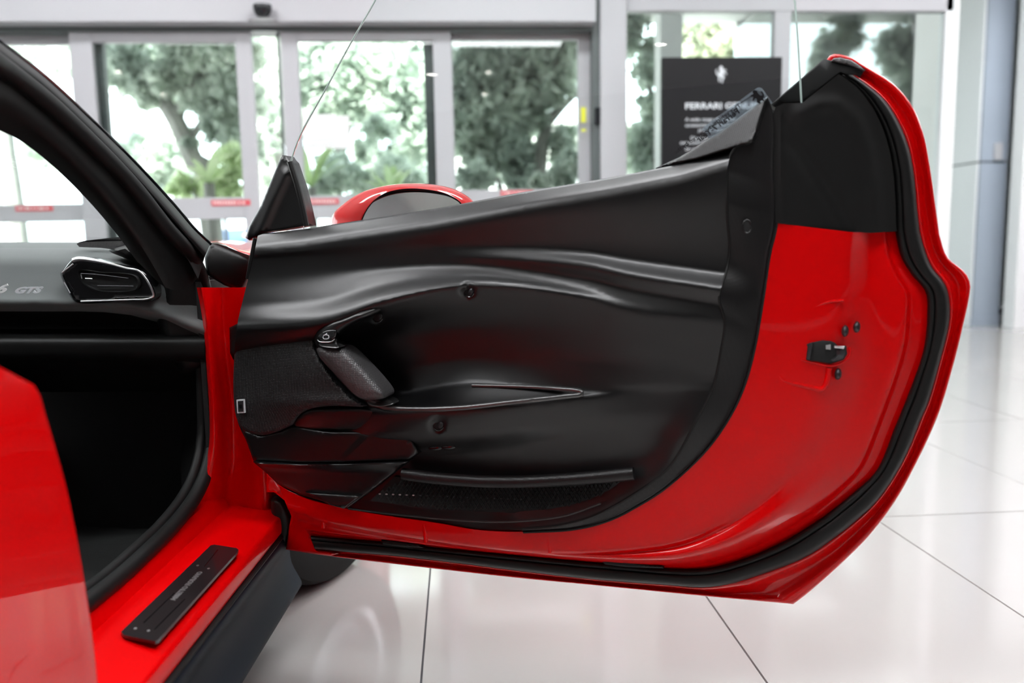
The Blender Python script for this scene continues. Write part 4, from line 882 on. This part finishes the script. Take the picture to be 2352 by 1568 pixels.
# sill
dists = np.linspace(AF-1.35, AF+.03, 40)
prof_s = [(-.175, .30), (-.165, .345), (-.14, .345), (-.125, .312), (-.10, .314), (-.03, .306), (-.008, .303), (.0, .298), (.002, .285), (.001, .268), (-.006, .262)]
loft('door_sill', [np.array([car(SX+s, d, z) for d in dists]) for s, z in prof_s], M['redin'], car_e, sub=2)
tube('sill_gasket', np.array([car(SX-.001, d, .258) for d in dists]), .006, M['rubber'], car_e, ns=8)
sk = [(-.004, .262), (.006, .25), (.004, .235), (-.006, .21), (-.004, .17), (.012, .135), (.016, .122), (.008, .112), (-.05, .105), (-.3, .10)]
ds2 = np.linspace(AF-1.35, AF+.05, 40)
loft('side_skirt', [np.array([car(SX+s, d-(0 if k < 3 else 0), z) for d in ds2]) for k, (s, z) in enumerate(sk)], M['skirt'], car_e, sub=3)
# sill plate with its lettering
pc4 = [atZ(278, 1450, .318)[0], atZ(357, 1472, .318)[0], atZ(548, 1264, .318)[0], atZ(484, 1250, .318)[0]]
ppx = [(278, 1450), (284, 1458), (350, 1471), (357, 1472), (364, 1468), (546, 1266), (548, 1262), (543, 1258), (492, 1250), (484, 1252)]
sp = skin('sill_plate', ppx, atZ, .3185, M['plate'], car_e, step=18, edge=0, thick=.5)
for q in (((355, 1445), (425, 1375)), ((330, 1430), (400, 1362)), ((470, 1300), (500, 1262))):
    tube('plate_groove', atZ([q[0][0], q[1][0]], [q[0][1], q[1][1]], .3188), .0008, M['gloss'], car_e, ns=6)
    # lettering: raised chrome characters running along the plate
dirp = atZ([463], [1303], .319)[0]-atZ([391], [1375], .319)[0]; Lp = np.linalg.norm(dirp); dirp /= Lp; acr = np.cross(dirp, EZ); acr /= np.linalg.norm(acr)
text('plate_lettering', 'ASSETTO FIORANO', atZ(402, 1378, .319)[0], dirp, -acr, .0125, M['chrome'], car_e, ext=.0006, bold=.0003)
for (a, b) in ((311, 1444), (341, 1449), (479, 1306), (454, 1299)):
    q = atZ(a, b, .3195)[0]; tube('plate_rivet', [q, q+EZ*.0012], .0022, M['chrome'], car_e, ns=8)
# ---------------- cabin
xx = np.array([-260, -120, 0, 60, 120, 180, 240, 300, 360, 420, 470.])
def row(y, f): return atF(xx, y if np.ndim(y) else np.full(len(xx), float(y)), AF+f)
ytop = np.array([556, 556, 556, 556, 556, 556, 557, 562, 575, 600, 620.])
dash = loft('dashboard', [row(ytop+3, .50), row(ytop, .42), row(ytop+2, .3), row(ytop+12, .12), row(ytop+34, .03), row(ytop+80, .0), row(ytop+118, -.02), row(ytop+138, -.035), row(ytop+150, -.02), row(ytop+165, .05)], M['dash'], car_e, sub=4)
loft('dash_lower', [row(706, .0), row(722, .03), row(755, .05), row(768, .0), row(778, -.03), row(800, -.035), row(826, -.02), row(850, .06), row(900, .14)], M['cap'], car_e, sub=4)
skin('dash_end_cap', spl([(250, 575), (300, 560), (350, 580), (430, 610), (470, 640), (480, 740), (480, 840), (420, 860), (380, 800), (360, 720), (372, 660), (330, 610), (280, 590)], 90, True), atF, lambda x, y: AF-.035+.03*np.clip((x-300)/150, 0, 1), M['cap'], car_e, step=14, edge=25, drop=-.05, thick=2)
skin('demister_grille', [(176, 560), (184, 555.5), (280, 553), (298, 572), (296, 577), (230, 569), (182, 567)], atF, lambda x, y: AF+.0+.0*x, M['perf'], car_e, step=9, thick=.4)
skin('binnacle', [(180, 556), (200, 552), (280, 543), (290, 556), (200, 557)], atF, AF+.06, M['gloss'], car_e, step=20, thick=2)
# air vent
vent_o = spl([(138, 628), (142, 622), (168, 594), (185, 591), (250, 601), (310, 614), (335, 625), (352, 655), (359, 678), (352, 690), (300, 692), (186, 697), (168, 690), (148, 655)], 90, True)
skin('air_vent', vent_o, atF, lambda x, y: AF-.052+0*x, M['gloss'], car_e, step=10, edge=7, drop=-.02, thick=6)
vt = place(atF, spl([(168, 598), (180, 594.5), (215, 598), (250, 605), (290, 616)], 40), AF-.062); tube('vent_trim', vt, .0045, M['chrome'], car_e, ns=8, scale=np.linspace(1.1, .5, 40))
vt = place(atF, spl([(290, 616), (318, 622), (335, 640), (350, 668), (352, 680), (340, 686), (300, 688), (240, 690), (186, 692)], 80), AF-.062); tube('vent_trim', vt, .0022, M['chrome'], car_e, ns=8)
for P in ([(186, 628), (220, 630), (295, 639)], [(224, 656), (306, 657)], [(196, 639), (212, 640)], [(147, 648), (161, 673)], [(143, 626), (168, 606)], [(186, 630), (188, 640)]):
    tube('vent_slat', place(atF, spl(P, 8), AF-.059), .0011 if P[0][0] > 170 else .0016, M['chrome'] if P[0][0] < 200 and len(P) == 2 else M['bolt'], car_e, ns=6)
skin('vent_mouth', spl([(180, 622), (230, 625), (310, 634), (318, 650), (312, 664), (230, 668), (190, 650)], 50, True), atF, AF-.0535, M['dark'], car_e, step=14, edge=5, drop=.008, thick=1)
# badge on the dash
text('dash_badge', '296', atF([-58], [673], AF-.05)[0], _r0*1.7, EZ, .0235, M['paper'], car_e, ext=.001, shear=.5, bold=.0009)
text('dash_badge', 'GTS', atF([31], [673], AF-.05)[0], _r0*1.75, EZ, .0165, M['signtext'], car_e, ext=.001, shear=.5, bold=.0009)
# dark cabin shell: bulkhead, floor, tunnel
cab = [car(SX-1.5, AF+.28, .15), car(SX-.13, AF+.28, .15), car(SX-.13, AF+.28, .8), car(SX-1.5, AF+.28, .8)]
mk('bulkhead', cab, [(0, 1, 2, 3)], M['dark'], car_e, smooth=False, solid=.01)
mk('side_lining', [car(SX-.15, AF-.02, .15), car(SX-.15, AF+.3, .15), car(SX-.15, AF+.3, .8), car(SX-.15, AF-.02, .8)], [(0, 1, 2, 3)], M['dark'], car_e, smooth=False, solid=.01)
mk('tunnel', [car(SX-.72, AF-1.3, .15), car(SX-.72, AF+.3, .15), car(SX-.72, AF+.3, .52), car(SX-.72, AF-1.3, .45), car(SX-.95, AF+.3, .52), car(SX-.95, AF-1.3, .45)], [(0, 1, 2, 3), (3, 2, 4, 5)], M['dark'], car_e, smooth=False, solid=.01)
fl = [np.array([car(SX-s, d, z+.012*math.sin(d*23+s*9)) for d in np.linspace(AF-1.3, AF+.3, 30)]) for s, z in ((.16, .33), (.2, .25), (.26, .2), (.4, .18), (.6, .18), (.75, .18))]
loft('footwell_carpet', fl, M['carpet'], car_e, sub=3)
mk('far_door_lining', [car(SX-1.52, AF-1.3, .15), car(SX-1.52, AF+.3, .15), car(SX-1.45, AF+.3, .78), car(SX-1.45, AF-1.3, .8)], [(0, 1, 2, 3)], M['dark'], car_e, smooth=False, solid=.01)
mk('body_floor', [car(SX-1.7, AF-1.3, .12), car(SX-.05, AF-1.3, .12), car(SX-.05, AF+1.2, .12), car(SX-1.7, AF+1.2, .12)], [(0, 1, 2, 3)], M['dark'], car_e, smooth=False, solid=.02)
# roof skin and windscreen
rf = [np.array([car(SX-.30-.28*k, d, 1.15+.02*math.sin(k*1.05)+z) for d, z in ((AF-1.2, 0), (AF-.9, .03), (AF-.62, .02))]) for k in range(5)]
loft('roof', rf, M['cap'], car_e, sub=3, solid=.02)
ws = [np.array([car(SX-.34-.24*k-(.0 if k else 0)+(.17 if k == 0 else 0)*t, AF-.6+.72*t+(.05*math.sin(k*.8)), 1.14-.28*t) for t in np.linspace(0, 1, 8)]) for k in range(5)]
loft('windscreen', ws, M['cglass'], car_e, sub=3)
# front wheel with tyre seen under the door
wc = car(SX-.065, AF+.40, .335); ax = _r0*math.cos(.32)+CARF*math.sin(-.32); V = []
for (o_, r_) in ((-.11, .23), (-.12, .29), (-.11, .322), (-.085, .333), (-.05, .335), (-.045, .328), (-.035, .328), (-.03, .335), (.03, .335), (.035, .328), (.045, .328), (.05, .335), (.085, .333), (.11, .322), (.12, .29), (.11, .23)):
    for k in range(64):
        a = 2*math.pi*k/64; s1 = np.cross(ax, EZ); V.append(wc+ax*o_+s1*math.cos(a)*r_+np.cross(s1, ax)*math.sin(a)*r_)
wh_ = empty('front_wheel', wc, car_e)
mk('tyre', V, grid_faces(16, 64, True), M['tyre'], wh_)
V = []
for (o_, r_) in ((.10, .232), (.09, .21), (.02, .2), (.03, .06), (.05, .0)):
    for k in range(32):
        a = 2*math.pi*k/32; V.append(wc+ax*o_+s1*math.cos(a)*r_+np.cross(s1, ax)*math.sin(a)*r_)
mk('rim', V, grid_faces(5, 32, True), M['rim'], wh_)
# outer side of the front wing with its wheel arch
def wingrow(s, z): return [car(SX+s, d, max(z, .335+math.sqrt(max(0, .37**2-(d-AF-.40)**2)) if abs(d-AF-.40) < .37 and z < .72 else z)) for d in np.linspace(AF+.03, AF+1.35, 60)]
loft('front_wing_side', [np.array(wingrow(s, z)) for s, z in ((-.02, .17), (-.0, .3), (.0, .45), (-.01, .6), (-.05, .7), (-.12, .755), (-.3, .78))], M['red'], car_e, sub=2)
